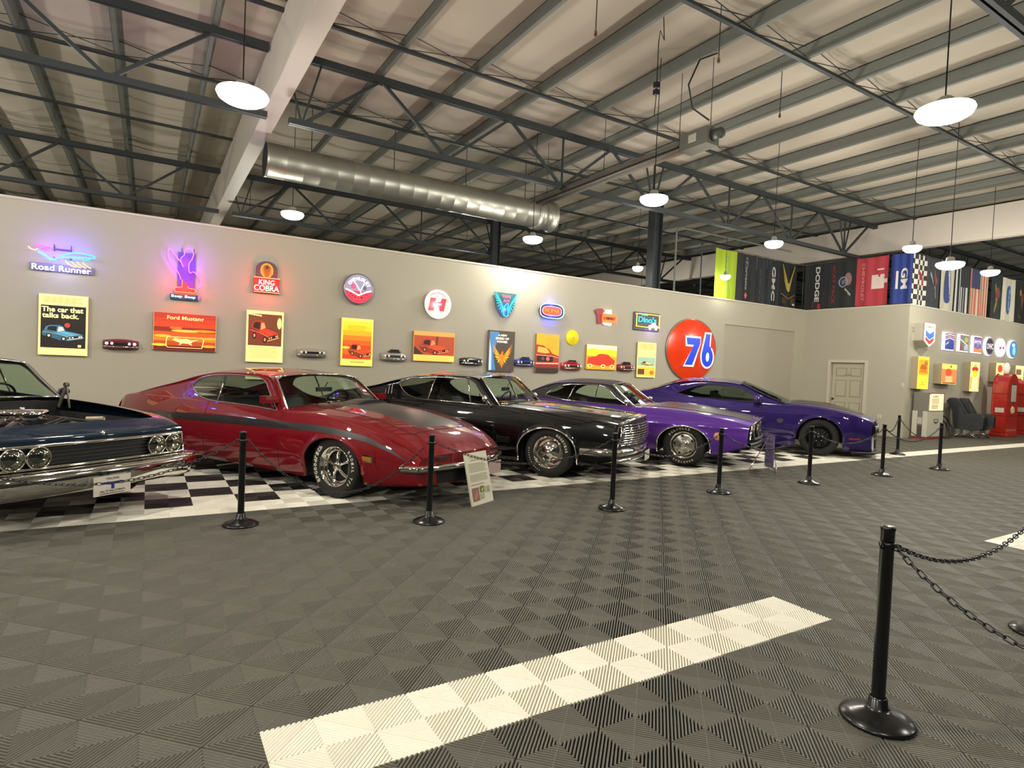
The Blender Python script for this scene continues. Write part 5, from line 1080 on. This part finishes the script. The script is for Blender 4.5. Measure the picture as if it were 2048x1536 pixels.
# 76 disc
t = mount('disc_sign', 'huge glossy orange-red disc sign with the blue number 76 edged in white', 'sign', 12.30, 2.12)
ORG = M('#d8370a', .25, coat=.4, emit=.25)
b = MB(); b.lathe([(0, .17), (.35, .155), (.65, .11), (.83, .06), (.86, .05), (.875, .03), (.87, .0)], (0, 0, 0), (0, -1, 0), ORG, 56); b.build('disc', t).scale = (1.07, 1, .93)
b = MB(); b.tube([(.875*1.07*math.cos(a), -.035, .875*.93*math.sin(a)) for a in np.linspace(0, 2*PI, 57)[:-1]], .018, M('#8f8a7e', .3, .6), 6, True); b.build('rim', t)
def seven(A, m, g):
    A.poly([(-.40-g, .30+g), (.10+g*.4, .30+g), (.10+g*.4, .16), (-.16+g*1.3, -.40-g), (-.42-g*1.4, -.40-g), (-.13-g*.4, .12-g), (-.36-g*1.3, .12-g)], m)
def six(A, m, g, hole):
    A.poly([(.30-g, .43+g), (.46+g, .43+g), (.44+g, .12), (.50, .08)]+[(.38+(.21+g)*math.cos(a), -.17+(.26+g)*math.sin(a)) for a in np.linspace(.9, -PI*.98, 18)]+[(.17-g, -.1)], m)
A = Art(-.185, MB(), .04, .0, 1.05, 1.02); wh = M('#f4efe6', .35, emit=.5); bl = M('#1440d8', .3, emit=.4)
seven(A, wh, .045); six(A, wh, .045, 0); seven(A, bl, 0); A.n += 2; A.line([(.14, .34), (.12, .1)], .03, wh) if 0 else None
six(A, wh, .03, 0); six(A, bl, 0, 0); A.ell(.385, -.17, .06, .12, wh)
A.mb.build('painted_number', t)
# outlet, switches
def plate_(name, label, cat, x, y, z, rot, w=.07, h=.11):
    t = thing(name, label, cat, (x, y, z), rot); b = MB(); b.box(-w/2, w/2, -.012, -.001, -h/2, h/2, M('#d8d2bf', .4)); b.build('cover_plate', t, bevel=.003)
    b = MB(); b.box(-.012, .012, -.016, -.012, .012, .035, M('#8f8a7a', .4)); b.box(-.012, .012, -.016, -.012, -.035, -.012, M('#8f8a7a', .4)); b.build('socket_slot', t)
plate_('wall_outlet', 'pale outlet plate low on the grey wall right of the white door', 'outlet', CX, 8.74, .52, -PI/2, .10, .11)
plate_('wall_switch', 'small light switch plate on the grey wall beside the outer corner', 'switch', CX, 8.19, 1.42, -PI/2)
t = thing('wall_sensor', 'small pale sensor box high on the wall left of the chevron sign', 'sensor', (17.55, CY, 2.94)); b = MB(); b.box(-.03, .03, -.03, -.001, -.07, -.02, M('#9a9484', .5)); b.build('sensor_body', t); b = MB(); b.lathe([(0, .03), (.018, .02), (.02, 0)], (0, -.001, .03), (0, -1, 0), M('#8a8474', .5), 10); b.build('sensor_eye', t)
# ------------------------------------------------------------------ right wall
def shield():
    t = mount('lit_sign', 'tall lit shield sign with blue and red chevrons, nearest the wall corner', 'sign', 17.86, 2.79, CY)
    P = [(-.3, .31), (.3, .31), (.3, -.16), (0, -.32), (-.3, -.16)]
    b = MB(); b.prism(P, -.27, -.001, M('#b3ad9c', .5)); b.build('sign_body', t, bevel=.015)
    A = Art(-.274, MB()); A.poly([(x*.97, z*.97) for x, z in P], M('#f8f2c0', .4, emit=1.0)); A.text('Chevron', 0, .22, .46, .075, M('#3a3626', .5), .03)
    def chev(z, m): A.poly([(-.23, z+.07), (0, z-.03), (0, z-.15), (-.23, z-.04)], m); A.n -= 1; A.poly([(0, z-.03), (.23, z+.07), (.23, z-.04), (0, z-.15)], m)
    b_ = M('#1668c8', .35, emit=.5); r_ = M('#c82a2a', .35, emit=.5)
    A.poly([(-.23, .13), (0, .03), (.23, .13), (.23, -.03), (0, -.13), (-.23, -.03)], b_); A.poly([(-.23, -.05), (0, -.15), (.23, -.05), (.23, -.14), (0, -.26), (-.23, -.14)], r_); A.mb.build('sign_face', t)
shield()
def rsign(label, X, wd, h, art, oval=False, Z=2.72):
    t = mount('lit_sign', label, 'sign', X, Z, CY); b = MB(); e = M('#f4f4ff', .4, emit=1.3)
    if oval: b.lathe([(.5, 0), (.5, .06), (.46, .07)], (0, 0, 0), (0, -1, 0), e, 32)
    else: b.box(-.5, .5, -.06, -.001, -.5, .5, e)
    o = b.build('lit_rim', t); o.scale = (wd, 1, h)
    A = Art(-.072, MB(), 0, 0, wd, h); art(A); A.mb.build('sign_face', t)
def s1(A):
    A.rect(-.45, -.46, .45, .46, I('#3a4a9a', .5))
    for k in range(4): A.line([(-.45, .05+.12*k), (.0, .2+.1*k), (.45, .1+.12*k)], .05, I('#e8a080' if k % 2 else '#f4e8e0', .6))
    A.poly([(-.1, -.1), (.15, .1), (.4, -.1), (.4, -.42), (-.1, -.42)], I('#2c3c90', .5)); A.line([(-.4, -.2), (-.1, -.05)], .06, I('#f4c8c0', .6))
def s2(A): A.rect(-.45, -.46, .45, .46, I('#7d7a78', .4)); A.ell(.2, .2, .2, .16, I('#b8b040', .5)); A.line([(-.4, .2), (.4, -.15)], .08, I('#d8d4cc', .6)); A.poly([(-.4, .0), (-.1, -.4), (-.4, -.44)], I('#a0504a', .4)); A.rect(-.0, -.4, .42, -.12, I('#a8c0c8', .5))
def s3(A): A.rect(-.45, -.46, .45, .46, I('#8a78b0', .5)); A.rect(-.45, -.46, .45, -.2, I('#e08a5c', .6)); A.text('PARTS', 0, .15, .7, .2, I('#f4f0ff', .8)); A.ring(0, -.05, .3, .2, .06, I('#4a4a9a', .5)); A.rect(-.4, .38, .4, .44, I('#6a4060', .4))
def o1(A): A.ell(0, 0, .47, .47, I('#4a3c50', .3)); A.text('OVHC', .02, 0, .75, .3, I('#e8e4e8', .8), rot=0); A.ring(0, 0, .44, .44, .03, I('#9a90a8', .5))
def o2(A): A.ell(0, 0, .47, .47, I('#e8f4f4', 1.2)); A.ell(-.17, -.02, .12, .09, I('#c85a78', .6)); A.ell(.2, .0, .12, .09, I('#a878b0', .6)); A.line([(-.3, .0), (.3, .0)], .03, I('#b04060', .5))
def o3(A): A.ell(0, 0, .47, .47, I('#4a80b8', .7)); A.ell(.1, -.1, .2, .25, I('#7ac8c8', .8)); A.ell(0, .22, .2, .1, I('#b8d0f0', .9)); A.ell(.02, -.38, .1, .05, I('#a04070', .5))
rsign('lit rectangular sign with diagonal stripes over blue, first right of the chevron shield', 19.50, .60, .50, s1)
rsign('lit rectangular grey sign with a yellow patch, between the striped and the orange-footed ones', 20.41, .60, .50, s2)
rsign('lit rectangular violet sign with an orange band at its foot, left of the ovals', 21.30, .60, .50, s3)
rsign('lit oval sign with dark face and large pale letters', 22.14, .60, .58, o1, True)
rsign('lit white oval sign with two pink spots', 23.0, .62, .58, o2, True)
rsign('lit oval sign in blue and aqua, last before the right edge', 23.88, .62, .58, o3, True)
def p1(A): A.rect(-.5, -.5, .5, .5, I('#f7dc3c', .9)); A.rect(-.44, -.06, .44, .42, I('#e8a020', .7)); A.ell(0, .15, .3, .12, I('#b8601a', .5)); A.ell(.2, .3, .15, .08, I('#b87020', .5)); A.poly([(-.4, .02), (.4, .0), (.2, .1), (-.2, .12)], I('#d87818', .6)); A.line([(-.3, -.36), (.25, -.36)], .015, I('#a08018', .4)); A.ell(-.03, -.3, .05, .02, I('#8a7018', .4))
def p2(A): A.rect(-.5, -.5, .5, .5, I('#f8e060', .9)); A.rect(-.5, -.45, .5, .25, I('#e88a4c', .6)); A.ell(-.05, .08, .22, .2, I('#d05a38', .6)); A.lines(-.25, .25, -.4, -.1, 6, I('#f8e8b0', .8), .4); A.rect(.05, .32, .14, .44, I('#8a5a20', .4)); A.rect(-.45, -.48, .45, -.44, I('#6a3018', .3))
def p3(A): A.rect(-.5, -.5, .5, .5, I('#faec8c', 1.0)); A.ell(0, .26, .35, .09, I('#c83c20', .6)); A.ell(0, .1, .25, .12, I('#e8d020', .8)); A.ell(0, .38, .12, .06, I('#e0b060', .6)); A.lines(-.3, .3, -.42, -.04, 8, I('#f4f0b0', .9), .5); A.rect(-.45, -.42, -.34, 0, I('#e89038', .6)); A.rect(.36, -.42, .44, 0, I('#e89038', .6)); A.line([(-.3, .0), (-.2, -.1)], .03, I('#6a8a40', .4))
def p4(A): A.rect(-.5, -.5, .5, .5, I('#f9e08c', .9)); A.ell(0, .2, .3, .2, I('#d8503c', .6)); A.lines(-.3, .3, -.4, -.1, 4, I('#b87048', .5), .4)
def p5(A): A.rect(-.5, -.5, .5, .5, I('#f8e49c', .9)); A.rect(-.45, 0, .2, .3, I('#8a6a58', .4)); A.lines(-.3, .3, -.4, -.1, 4, I('#c8a860', .5), .4)
lightbox('tall narrow bright yellow backlit poster directly above the white gas pump', 17.86, 1.77, .60, .87, p1, .17, CY)
lightbox('squarish backlit orange poster with a yellow top, above the black seats', 19.28, 1.78, .88, .56, p2, .20, CY)
lightbox('tall backlit pale yellow poster with a red cap shape, left of the red gas pumps', 20.97, 1.75, .60, .87, p3, .17, CY)
lightbox('small backlit poster half hidden behind the globe of the nearer red pump', 22.70, 1.93, .58, .60, p4, .17, CY)
lightbox('pale backlit poster half hidden behind the globe of the farther red pump', 24.2, 1.90, .64, .60, p5, .17, CY)
# more of the same wall beyond the left edge of the picture (mirrored in the car paint)
for X, c1, c2, sh in ((-3.3, '#3f6cff', '#58a8ff', 0), (-4.9, '#4a50ff', '#ff4050', 1), (-6.6, '#60b0ff', '#ffc040', 0)):
    t = mount('neon_sign', ('blue looping neon sign', 'round blue and red neon sign', 'pale blue neon sign')[(-3.3, -4.9, -6.6).index(X)]+' further left on the wall, outside the photo view', 'neon sign', X, 2.75)
    standoff(t, -.1, .1); neon('neon_tube', t, smooth([(-.4, .1), (-.2, .2), (.1, .12), (.4, .16), (.42, .02), (.1, -.02), (-.3, -.05)], 6, True), c1, .013, e=6, closed=True); neon('neon_tube', t, [(.2*math.cos(a), -.05+.2*math.sin(a)) for a in np.linspace(0, 2*PI, 25)[:-1]], c2, .012, e=6, closed=True); glow(t, 0, 0, c1, 1)
def a_far(A): A.rect(-.46, -.2, .46, .44, I('#a8501c', .5)); carart(A, 0, .1, .8, .4, '#b8401a'); A.lines(-.4, .4, -.44, -.24, 4, I('#c9a85e', .5), .3)
for X, l in ((-2.75, 'first'), (-4.4, 'second'), (-6.0, 'third')): lightbox('backlit car poster, '+l+' one past the left edge of the photo', X, 1.80, .6, .88, a_far)
#%%PART misc
# ------------------------------------------------------------------ flags hung on a line above the walls
def flag(label, origin, rot, wd, h, col, art=None, sway=.02, name='flag'):
    t = thing(name, label, 'flag', origin, rot)
    random.seed(label); ph = random.random()*6; nx, nz = 24, 10
    def wave(x, z): return sway*math.sin(x/wd*9+ph)*(.3+.7*(-z/h))+.5*sway*math.sin(x/wd*17+ph*2)
    def yy(x, z): return -wave(x, z)
    def droop(x): return .012*math.sin(x/wd*PI)
    b = MB(); b.grid([[(x, yy(x, z), z-droop(x)) for x in np.linspace(0, wd, nx+1)] for z in np.linspace(0, -h, nz+1)], M(col, .8)); o = b.build('cloth', t)
    if art:
        A = Art(0, MB(), wd/2, -h/2, wd, h); art(A); v = []
        for x, y, z in A.mb.v: v.append((x, yy(x, z)-.006+y, z-droop(x)))
        A.mb.v = v; A.mb.build('flag_print', t)
    b = MB()
    for x in (.03, wd-.03): b.tube([(x+.01*math.cos(a), 0, .015+.012*math.sin(a)) for a in np.linspace(0, 2*PI, 9)[:-1]], .003, M('#a8a69c', .3, .8), 5, True)
    b.build('grommet', t)
m_ = lambda c: M(c, .8)
def vtext(s, x=0, h=.22, L=.8, c='#c9c6bd', z=0): return lambda A: A.text(s, x, z, L*1.4, h*.9, m_(c), .03, rot=-PI/2) 
def rottext(A, s, x, z, L, h, c, shear=0):
    """lettering running down the cloth"""
    v, f, x0, x1, y0, y1 = text_geo(s, .03); out = []
    for a, b in v:
        u = ((a-x0)/(x1-x0)-.5)*L; q = ((b-y0)/(y1-y0)-.5)*h; u += shear*q; out.append(A.P(x+q, z-u))
    A.mb.add(out, f, m_(c)); A.n += 1
def f_green(A): rottext(A, 'KAWASAKI', 0, 0, .8, .2, '#8aa860'); A.n += 1
def f_corv(A): rottext(A, 'Corvette', 0, .05, .6, .12, '#8a8d8a', .2); A.poly([(-.08, -.36), (.0, -.3), (.08, -.36), (0, -.44)], m_('#c8706a')); A.ring(0, .32, .06, .12, .015, m_('#7a7d7a'))
def f_ss(A): rottext(A, 'SHELBY', -.1, -.1, .7, .08, '#6f7a80')
def f_gmc(A): rottext(A, 'GMC', .02, -.02, .75, .34, '#c9c6bd')
def f_bird(A):
    for s in (-1, 1):
        for k in range(5): A.line([(s*.05, -.1+.04*k), (s*(.18+.04*k), .12+.08*k)], .035, m_('#b3a24c'))
    A.ell(0, -.05, .08, .1, m_('#b3a24c')); A.line([(-.4, -.2), (0, -.3), (.4, -.2)], .03, m_('#7a6040')); A.rect(-.3, -.42, .4, -.28, m_('#4a3b2c')); A.rect(.28, -.44, .42, -.40, m_('#e0dcd0'))
def f_dodge(A): rottext(A, 'DODGE', .02, .05, .78, .16, '#c9c6bd'); A.poly([(-.14, -.34), (.16, -.40), (.16, -.46), (-.14, -.40)], m_('#b03028')); A.poly([(-.14, -.42), (.16, -.46), (.16, -.50), (-.14, -.47)], m_('#b03028'))
def f_pack(A): rottext(A, 'SCAT PACK', -.33, 0, .85, .12, '#8e2430'); A.ring(.02, .05, .18, .12, .05, m_('#8a8ea0')); A.ell(.02, .05, .08, .06, m_('#6a6e90')); A.ell(.2, .1, .12, .14, m_('#8d6a6a')); A.line([(.1, -.1), (.3, -.25)], .05, m_('#a09a8c'))
def f_chevy(A): rottext(A, 'CHEVROLET', -.28, 0, .8, .11, '#d88a84'); A.poly([(.0, .13), (.38, .13), (.38, .03), (.48, .03), (.48, -.05), (.38, -.05), (.38, -.16), (.0, -.16)], m_('#dcc8be')); A.poly([(.03, .1), (.35, .1), (.35, -.13), (.03, -.13)], m_('#b8444a')); A.rect(.10, -.10, .28, .07, m_('#dcc8be')); A.rect(.16, .22, .36, .25, m_('#dcc8be'))
def f_gm(A): rottext(A, 'GM', .15, .0, .42, .32, '#d0cdc8'); A.rect(-.24, -.2, -.14, .16, m_('#d0cdc8'))
def f_check(A):
    for i in range(6):
        for j in range(10):
            if (i+j) % 2: A.rect(-.5+i/6, -.5+j/10, -.5+(i+1)/6, -.5+(j+1)/10, m_('#cfccc0')); A.n -= 1
    A.n += 1; A.poly([(-.1, .2), (.2, .1), (.35, -.05), (.1, -.15), (-.2, -.25), (-.35, -.1)], m_('#8e2a2c'))
def f_dark(A): A.ell(.1, .05, .2, .1, m_('#8a4a40')); A.line([(-.2, .2), (.1, -.1), (.2, -.3)], .08, m_('#9aa0a8')); A.line([(.0, .25), (.15, 0)], .06, m_('#a04a40'))
def f_oval(A): A.ell(0, 0, .24, .36, m_('#3c4a80')); rottext(A, 'CHEVY', 0, 0, .5, .28, '#c9c8d0')
def f_us(A):
    for i in range(7): A.rect(-.5+i/7, -.5, -.5+(i+.5)/7, .5, m_('#c8745a')); A.n -= 1
    A.n += 1; A.rect(-.5, .08, 0, .5, m_('#3a4468'))
def f_bw(A):
    for i in range(5): A.rect(-.45+i/5.2, -.5, -.45+(i+.45)/5.2, .5, m_('#cfd0cc')); A.n -= 1
    A.n += 1; A.rect(-.1, .05, .5, .5, m_('#2b3038'))
def f_br(A): A.line([(-.1, .3), (.1, -.1), (-.1, -.35)], .12, m_('#8a7448')); A.ell(.1, .1, .16, .14, m_('#7a4038'))
def f_ford(A): A.ell(0, 0, .22, .34, m_('#3a5c98')); rottext(A, 'Ford', 0, .0, .5, .26, '#a8bcd0')
FZ, FH = 5.0, 1.36; FY = WALL_Y+.20; FX = CX+.12; FR = CY+.10
row = [('plain lime green flag, leftmost of the hanging flags', 13.33, .94, '#9ab428', f_green), ('black flag with thin grey script and a pink mark, second from left', 14.25, .86, '#26282a', f_corv),
 ('black flag with faint grey lettering right of the thin script flag', 15.10, .52, '#2a2e32', f_ss), ('dark flag with three large grey letters running down', 15.60, .60, '#2a2f34', f_gmc), ('black flag with a yellow winged emblem near the inner wall corner', 16.18, .92, '#222422', f_bird)]
for l, x, w_, c, a in row: flag(l, (x, FY, FZ), 0, w_*.97, FH, c, a)
rowb = [('black flag with white letters running down and two red slashes', 11.24, .82, '#25282b', f_dodge), ('black flag with dark red lettering and a pale round emblem', 10.46, .84, '#262a2a', f_pack), ('red flag with pale lettering and a pale cross shaped badge', 9.66, .90, '#b03a44', f_chevy), ('blue flag with two large white letters at the outer wall corner', 8.72, .56, '#2a3c84', f_gm)]
for l, y, w_, c, a in rowb: flag(l, (FX, y, FZ), -PI/2, w_*.97, FH, c, a)
rowc = [('black and white checkered flag with a dark red shape, just past the corner', 17.55, .78, '#2a2a2a', f_check), ('dark flag with a grey and red figureless swirl beside the checkered one', 18.33, .82, '#34393c', f_dark), ('white flag with a blue upright oval', 19.15, .84, '#c9c4ae', f_oval),
 ('black flag with white vertical stripes', 20.05, .85, '#26282e', f_bw), ('red and white striped flag with a blue corner, hung sideways', 20.98, 1.3, '#e0cdb4', f_us), ('dark flag with a brown swirl, right of the striped one', 22.4, .85, '#25302e', f_br), ('pale flag with a tall blue oval near the right edge', 23.3, .95, '#c8c6b0', f_ford), ('dark flag with a faint red patch, cut off by the right edge', 24.3, .9, '#2b2a28', f_br)]
for l, x, w_, c, a in rowc: flag(l, (x, FR, FZ), 0, w_*.97, FH, c, a)
for l, p, q in (('cable line carrying the green and black flags above the poster wall', (12.8, FY, FZ+.012), (FX, FY, FZ+.012)), ('cable line carrying the red and blue flags above the door wall', (FX, FY, FZ+.012), (FX, FR, FZ+.012)), ('cable line carrying the checkered and striped flags above the right wall', (FX, FR, FZ+.012), (26.5, FR, FZ+.012))):
    b = MB(); b.tube([p, q], .008, M('#6b6a62', .4, .6), 6); tag(b.build('flag_line'), l, 'cable')
for x, y, l in ((FX+.05, FY+.05, 'thin upright pole at the inner corner of the flag lines'), (FX+.10, FR+.12, 'thin upright pole at the outer corner of the flag lines'), (12.8, FY+.03, 'thin upright pole at the left end of the flag lines'), (26.5, FR+.03, 'thin upright pole at the right end of the flag lines')):
    b = MB(); b.tube([(x, y, 3.2), (x, y, FZ+.06)], .02, DSTEEL, 8); tag(b.build('flag_pole'), l, 'pole')
# cartons glimpsed on top behind the flags
for i, (x, y, c, l) in enumerate(((17.85, 9.3, '#b5702c', 'orange carton peeking out between the red and blue flags'), (17.9, 10.55, '#b5ab88', 'pale carton peeking out beside the black lettered flag'), (16.5, 11.6, '#c9c3ad', 'pale carton behind the yellow winged emblem flag'))):
    b = MB(); b.box(x-.22, x+.22, y-.2, y+.2, 3.33, 4.0+.1*i, M(c, .7)); b.box(x-.23, x+.23, y-.03, y+.03, 3.4, 4.003+.1*i, M('#8a7a58', .6)); tag(b.build('carton', bevel=.01), l, 'box')
b = MB(); b.box(CX+.2, 27, CY+.55, 12.2, 3.2, 3.32, M('#8a8472', .8)); b.box(11.9, CX+.2, WALL_Y+.45, 12.6, 3.2, 3.32, M('#8a8472', .8)); struct('trim_6', b)
# ------------------------------------------------------------------ gas pumps
def pump_white():
    t = thing('gas_pump', 'low white and grey square gas pump standing at the wall corner', 'gas pump', (18.1, 7.70, 0), 0)
    b = MB(); b.box(-.46, .42, -.02, .38, 0, .06, M('#8e2c26', .5)); b.build('base', t)
    W_ = M('#c9c5b2', .4, coat=.3); G_ = M('#7c776b', .45)
    b = MB(); b.box(-.45, .41, 0, .36, .06, 1.25, G_); b.build('cabinet', t, bevel=.01)
    b = MB(); b.box(-.455, .10, -.004, .0, .06, .0601, G_)
    for y0, y1, n in ((-.005, .11, 'side_panel'), (.24, .365, 'side_panel')): q = MB(); q.box(-.462, -.45, y0, y1, .07, .75, W_); q.build(n, t)
    q = MB(); q.box(-.44, .40, -.012, 0, .07, .74, W_); q.build('front_panel', t, bevel=.004)
    q = MB(); q.box(-.38, .36, -.018, 0, .77, 1.22, M('#f6e0b0', .4, emit=.8)); q.box(-.40, .38, -.016, 0, 1.20, 1.235, M('#9a3a2c', .4)); q.box(.36, .40, -.02, 0, .76, 1.24, M('#9a3a2c', .4)); q.build('dial_face', t)
    A = Art(-.02, MB(), 0, 0); A.rect(-.3, .95, .1, 1.1, M('#e8d2a8', .4, emit=.4)); A.text('GAS', -.1, 1.15, .3, .05, M('#6a3a2a', .5)); A.lines(-.3, .1, .82, .93, 3, M('#8a7458', .5), .4); A.mb.build('dial_print', t)
    A = Art(-.016, MB()); A.poly([(-.12, .50), (0, .45), (.12, .50), (.12, .46), (0, .41), (-.12, .46)], M('#4a4640', .5)); A.rect(-.14, .52, .14, .55, M('#8a8678', .5)); A.rect(.05, .25, .2, .3, M('#a8a494', .5)); A.mb.build('badge', t)
    q = MB(); q.box(-.466, -.45, .12, .23, .40, .58, M('#b9b4a4', .4)); q.build('notice', t)
    q = MB(); 
    for k in range(6): q.box(-.464, -.45, .125+.018*k, .135+.018*k, .08, .36, M('#55504a', .5))
    q.build('louver', t)
    q = MB(); q.tube([(.42, .1, .55), (.62, .0, .42), (.68, -.02, .2), (.55, -.05, .05), (.46, -.02, .03)], .022, M('#1c1b1a', .5), 8); q.tube([(.42, .15, .75), (.75, .05, .55), (.98, 0, .3), (.92, -.05, .06), (.6, -.08, .03)], .018, M('#1c1b1a', .5), 8); q.build('hose', t)
pump_white()
def pump_red(x, y, label, h=1.86, round_=True):
    t = thing('gas_pump', label, 'gas pump', (x, y, 0), 0); RP = M('#b02418', .3, coat=.6); w = .42; d = .40
    b = MB(); b.box(-w*.95, w*.95, -d*.6, d*.55, 0, .10, RP); b.build('base', t, bevel=.02)
    if round_: P = [(-w*.85, .1), (w*.85, .1), (w*.8, h-.45)]+[(w*.8*math.cos(a), h-.45+.45*math.sin(a)) for a in np.linspace(.1, PI-.1, 14)]+[(-w*.8, h-.45)]
    else: P = [(-w*.7, .1), (w*.7, .1), (w*.7, h-.12), (w*.55, h-.04), (.12, h), (-.12, h), (-w*.55, h-.04), (-w*.7, h-.12)]
    b = MB(); b.prism(P, -d*.5, d*.5, RP); b.build('cabinet', t, bevel=.03)
    q = MB(); q.box(-.16, .16, -d*.5-.02, -d*.5, 1.05, 1.55, M('#b5b0a2', .3)); q.box(-.18, .18, -d*.5-.012, -d*.5, 1.02, 1.58, CHROME); q.build('dial_window', t, bevel=.005)
    q = MB(); q.lathe([(0, .02), (.10, .018), (.12, 0)], (0, -d*.5, .80), (0, -1, 0), M('#d8b074', .35), 24); q.build('emblem', t).scale = (1, 1, 1)
    A = Art(-d*.5-.024, MB(), 0, .80); A.ell(0, 0, .085, .085, M('#f0e6cc', .4)); A.poly([(-.03, .05), (.03, .05), (.0, -.06)], M('#8a3020', .4)); A.mb.build('emblem_print', t)
    q = MB(); q.box(-w*.87, w*.87, -d*.5-.006, d*.5+.006, .62, .64, M('#8e1a12', .3)); q.box(-w*.83, w*.83, -d*.5-.006, d*.5+.006, 1.28, 1.30, M('#8e1a12', .3)); q.build('moulding', t)
    q = MB(); q.box(-w*.87-.008, -w*.84, -.12, .10, .72, .86, M('#cfc8b8', .5)); q.build('notice', t)
    q = MB(); q.tube([(w*.8, .05, 1.1), (w*.8+.12, -.05, .9), (w*.8+.15, -.1, .4), (w*.8+.05, -.12, .25), (w*.8, -.05, .9)], .018, M('#1c1b1a', .5), 8); q.build('hose', t)
    q = MB(); q.lathe([(.07, 0), (.07, .04), (.05, .05)], (0, 0, h-.02), (0, 0, 1), RP, 16)
    q.build('globe_collar', t); q = MB(); q.lathe([(0, .06)]+[(.17*math.sin(a), .06*math.cos(a)) for a in np.linspace(.2, PI-.2, 9)]+[(0, -.06)], (0, 0, h+.2), (0, 1, 0), M('#efe6d6', .3, emit=.35), 28); q.build('globe', t)
pump_red(22.15, 7.60, 'tall red vintage gas pump with rounded top and white globe, nearest the black seats')
pump_red(24.1, 7.72, 'tall red vintage gas pump with flat shouldered top, at the right edge', 1.74, False)
# ------------------------------------------------------------------ black seats on chrome feet
def seats(x, label):
    t = thing('bucket_seat', label, 'seat', (x, 7.62, 0), 0, 'pair of black seats by the wall'); L_ = M('#1b1d1c', .3, coat=.3)
    b = MB(); b.prism([(-.24, .62), (.30, .66), (.36, .60), (.35, .34), (.2, .26), (-.2, .30)], -.24, .24, L_, 'xz'); o = b.build('seat', t, bevel=.05); o.rotation_euler.z = -PI/2
    b = MB(); b.prism([(-.20, .60), (-.42, 1.02), (-.38, 1.08), (-.26, 1.07), (-.06, .68)], -.23, .23, L_); o = b.build('backrest', t, bevel=.05); o.rotation_euler.z = -PI/2
    b = MB()
    for s in (-1, 1): b.tube([(s*.15, -.1, .33), (s*.16, -.12, .12), (s*.17, -.30, .02)], .02, CHROME, 8); b.tube([(s*.15, .1, .33), (s*.16, .12, .12), (s*.17, .28, .02)], .02, CHROME, 8)
    b.build('chrome_leg', t)
    t.rotation_euler.z = .25
seats(19.75, 'black vinyl bucket seat on chrome feet nearer the white pump'); seats(20.4, 'black vinyl bucket seat on chrome feet nearer the red pump')
# ------------------------------------------------------------------ information boards
t = thing('information_board', 'white foam information board with text and small pictures leaning on the red car bumper', 'sign board', (3.065, 5.49, 0), 0)
t.rotation_euler = (-.24, 0, math.atan2(.18, .35))
b = MB(); b.box(-.20, .20, 0, .018, 0, .55, M('#d9d4bd', .6)); b.build('board', t)
A = Art(-.0012, MB(), 0, .275, .40, .55); g = m_('#a8a48c'); A.text('1970 1/2', -.12, .40, .4, .028, m_('#b08a6a')); A.lines(-.3, .42, .33, .38, 1, g); A.lines(-.42, .42, .12, .30, 7, g, .45); A.lines(-.42, .42, -.06, .09, 6, g, .45); A.lines(-.42, .2, -.13, -.09, 1, g)
A.rect(-.42, -.42, -.12, -.17, m_('#8a6a58')); A.poly([(-.38, -.36), (-.2, -.22), (-.16, -.3), (-.3, -.4)], m_('#b5786a')); A.rect(-.06, -.28, .12, -.16, m_('#6a7438')); A.poly([(-.02, -.26), (.05, -.19), (.09, -.24)], m_('#d4cf6a')); A.rect(-.06, -.40, .10, -.30, m_('#b0ac90')); A.rect(.18, -.30, .24, -.18, m_('#b5b2a0')); A.rect(.3, -.3, .38, -.18, m_('#a8a790')); A.mb.build('board_print', t)
t = thing('display_stand', 'narrow glossy board with painted purple reflection on thin stand before the open nose purple car', 'sign board', (8.02, 5.60, 0), 0)
t.rotation_euler.z = math.radians(52)
b = MB(); b.box(-.20, .20, -.012, 0, .12, .60, M('#77688f', .15, .1, coat=.6)); b.build('board', t)  # purple car's reflection is painted into the board colour
b = MB(); b.tube([(-.12, .0, .62), (-.16, -.08, .01)], .008, CHROME, 6); b.tube([(.12, .0, .62), (.16, -.08, .01)], .008, CHROME, 6); b.tube([(0, .0, .60), (0, .30, .01)], .008, CHROME, 6); b.box(-.20, .20, -.03, 0, .10, .12, CHROME); b.build('easel_leg', t)
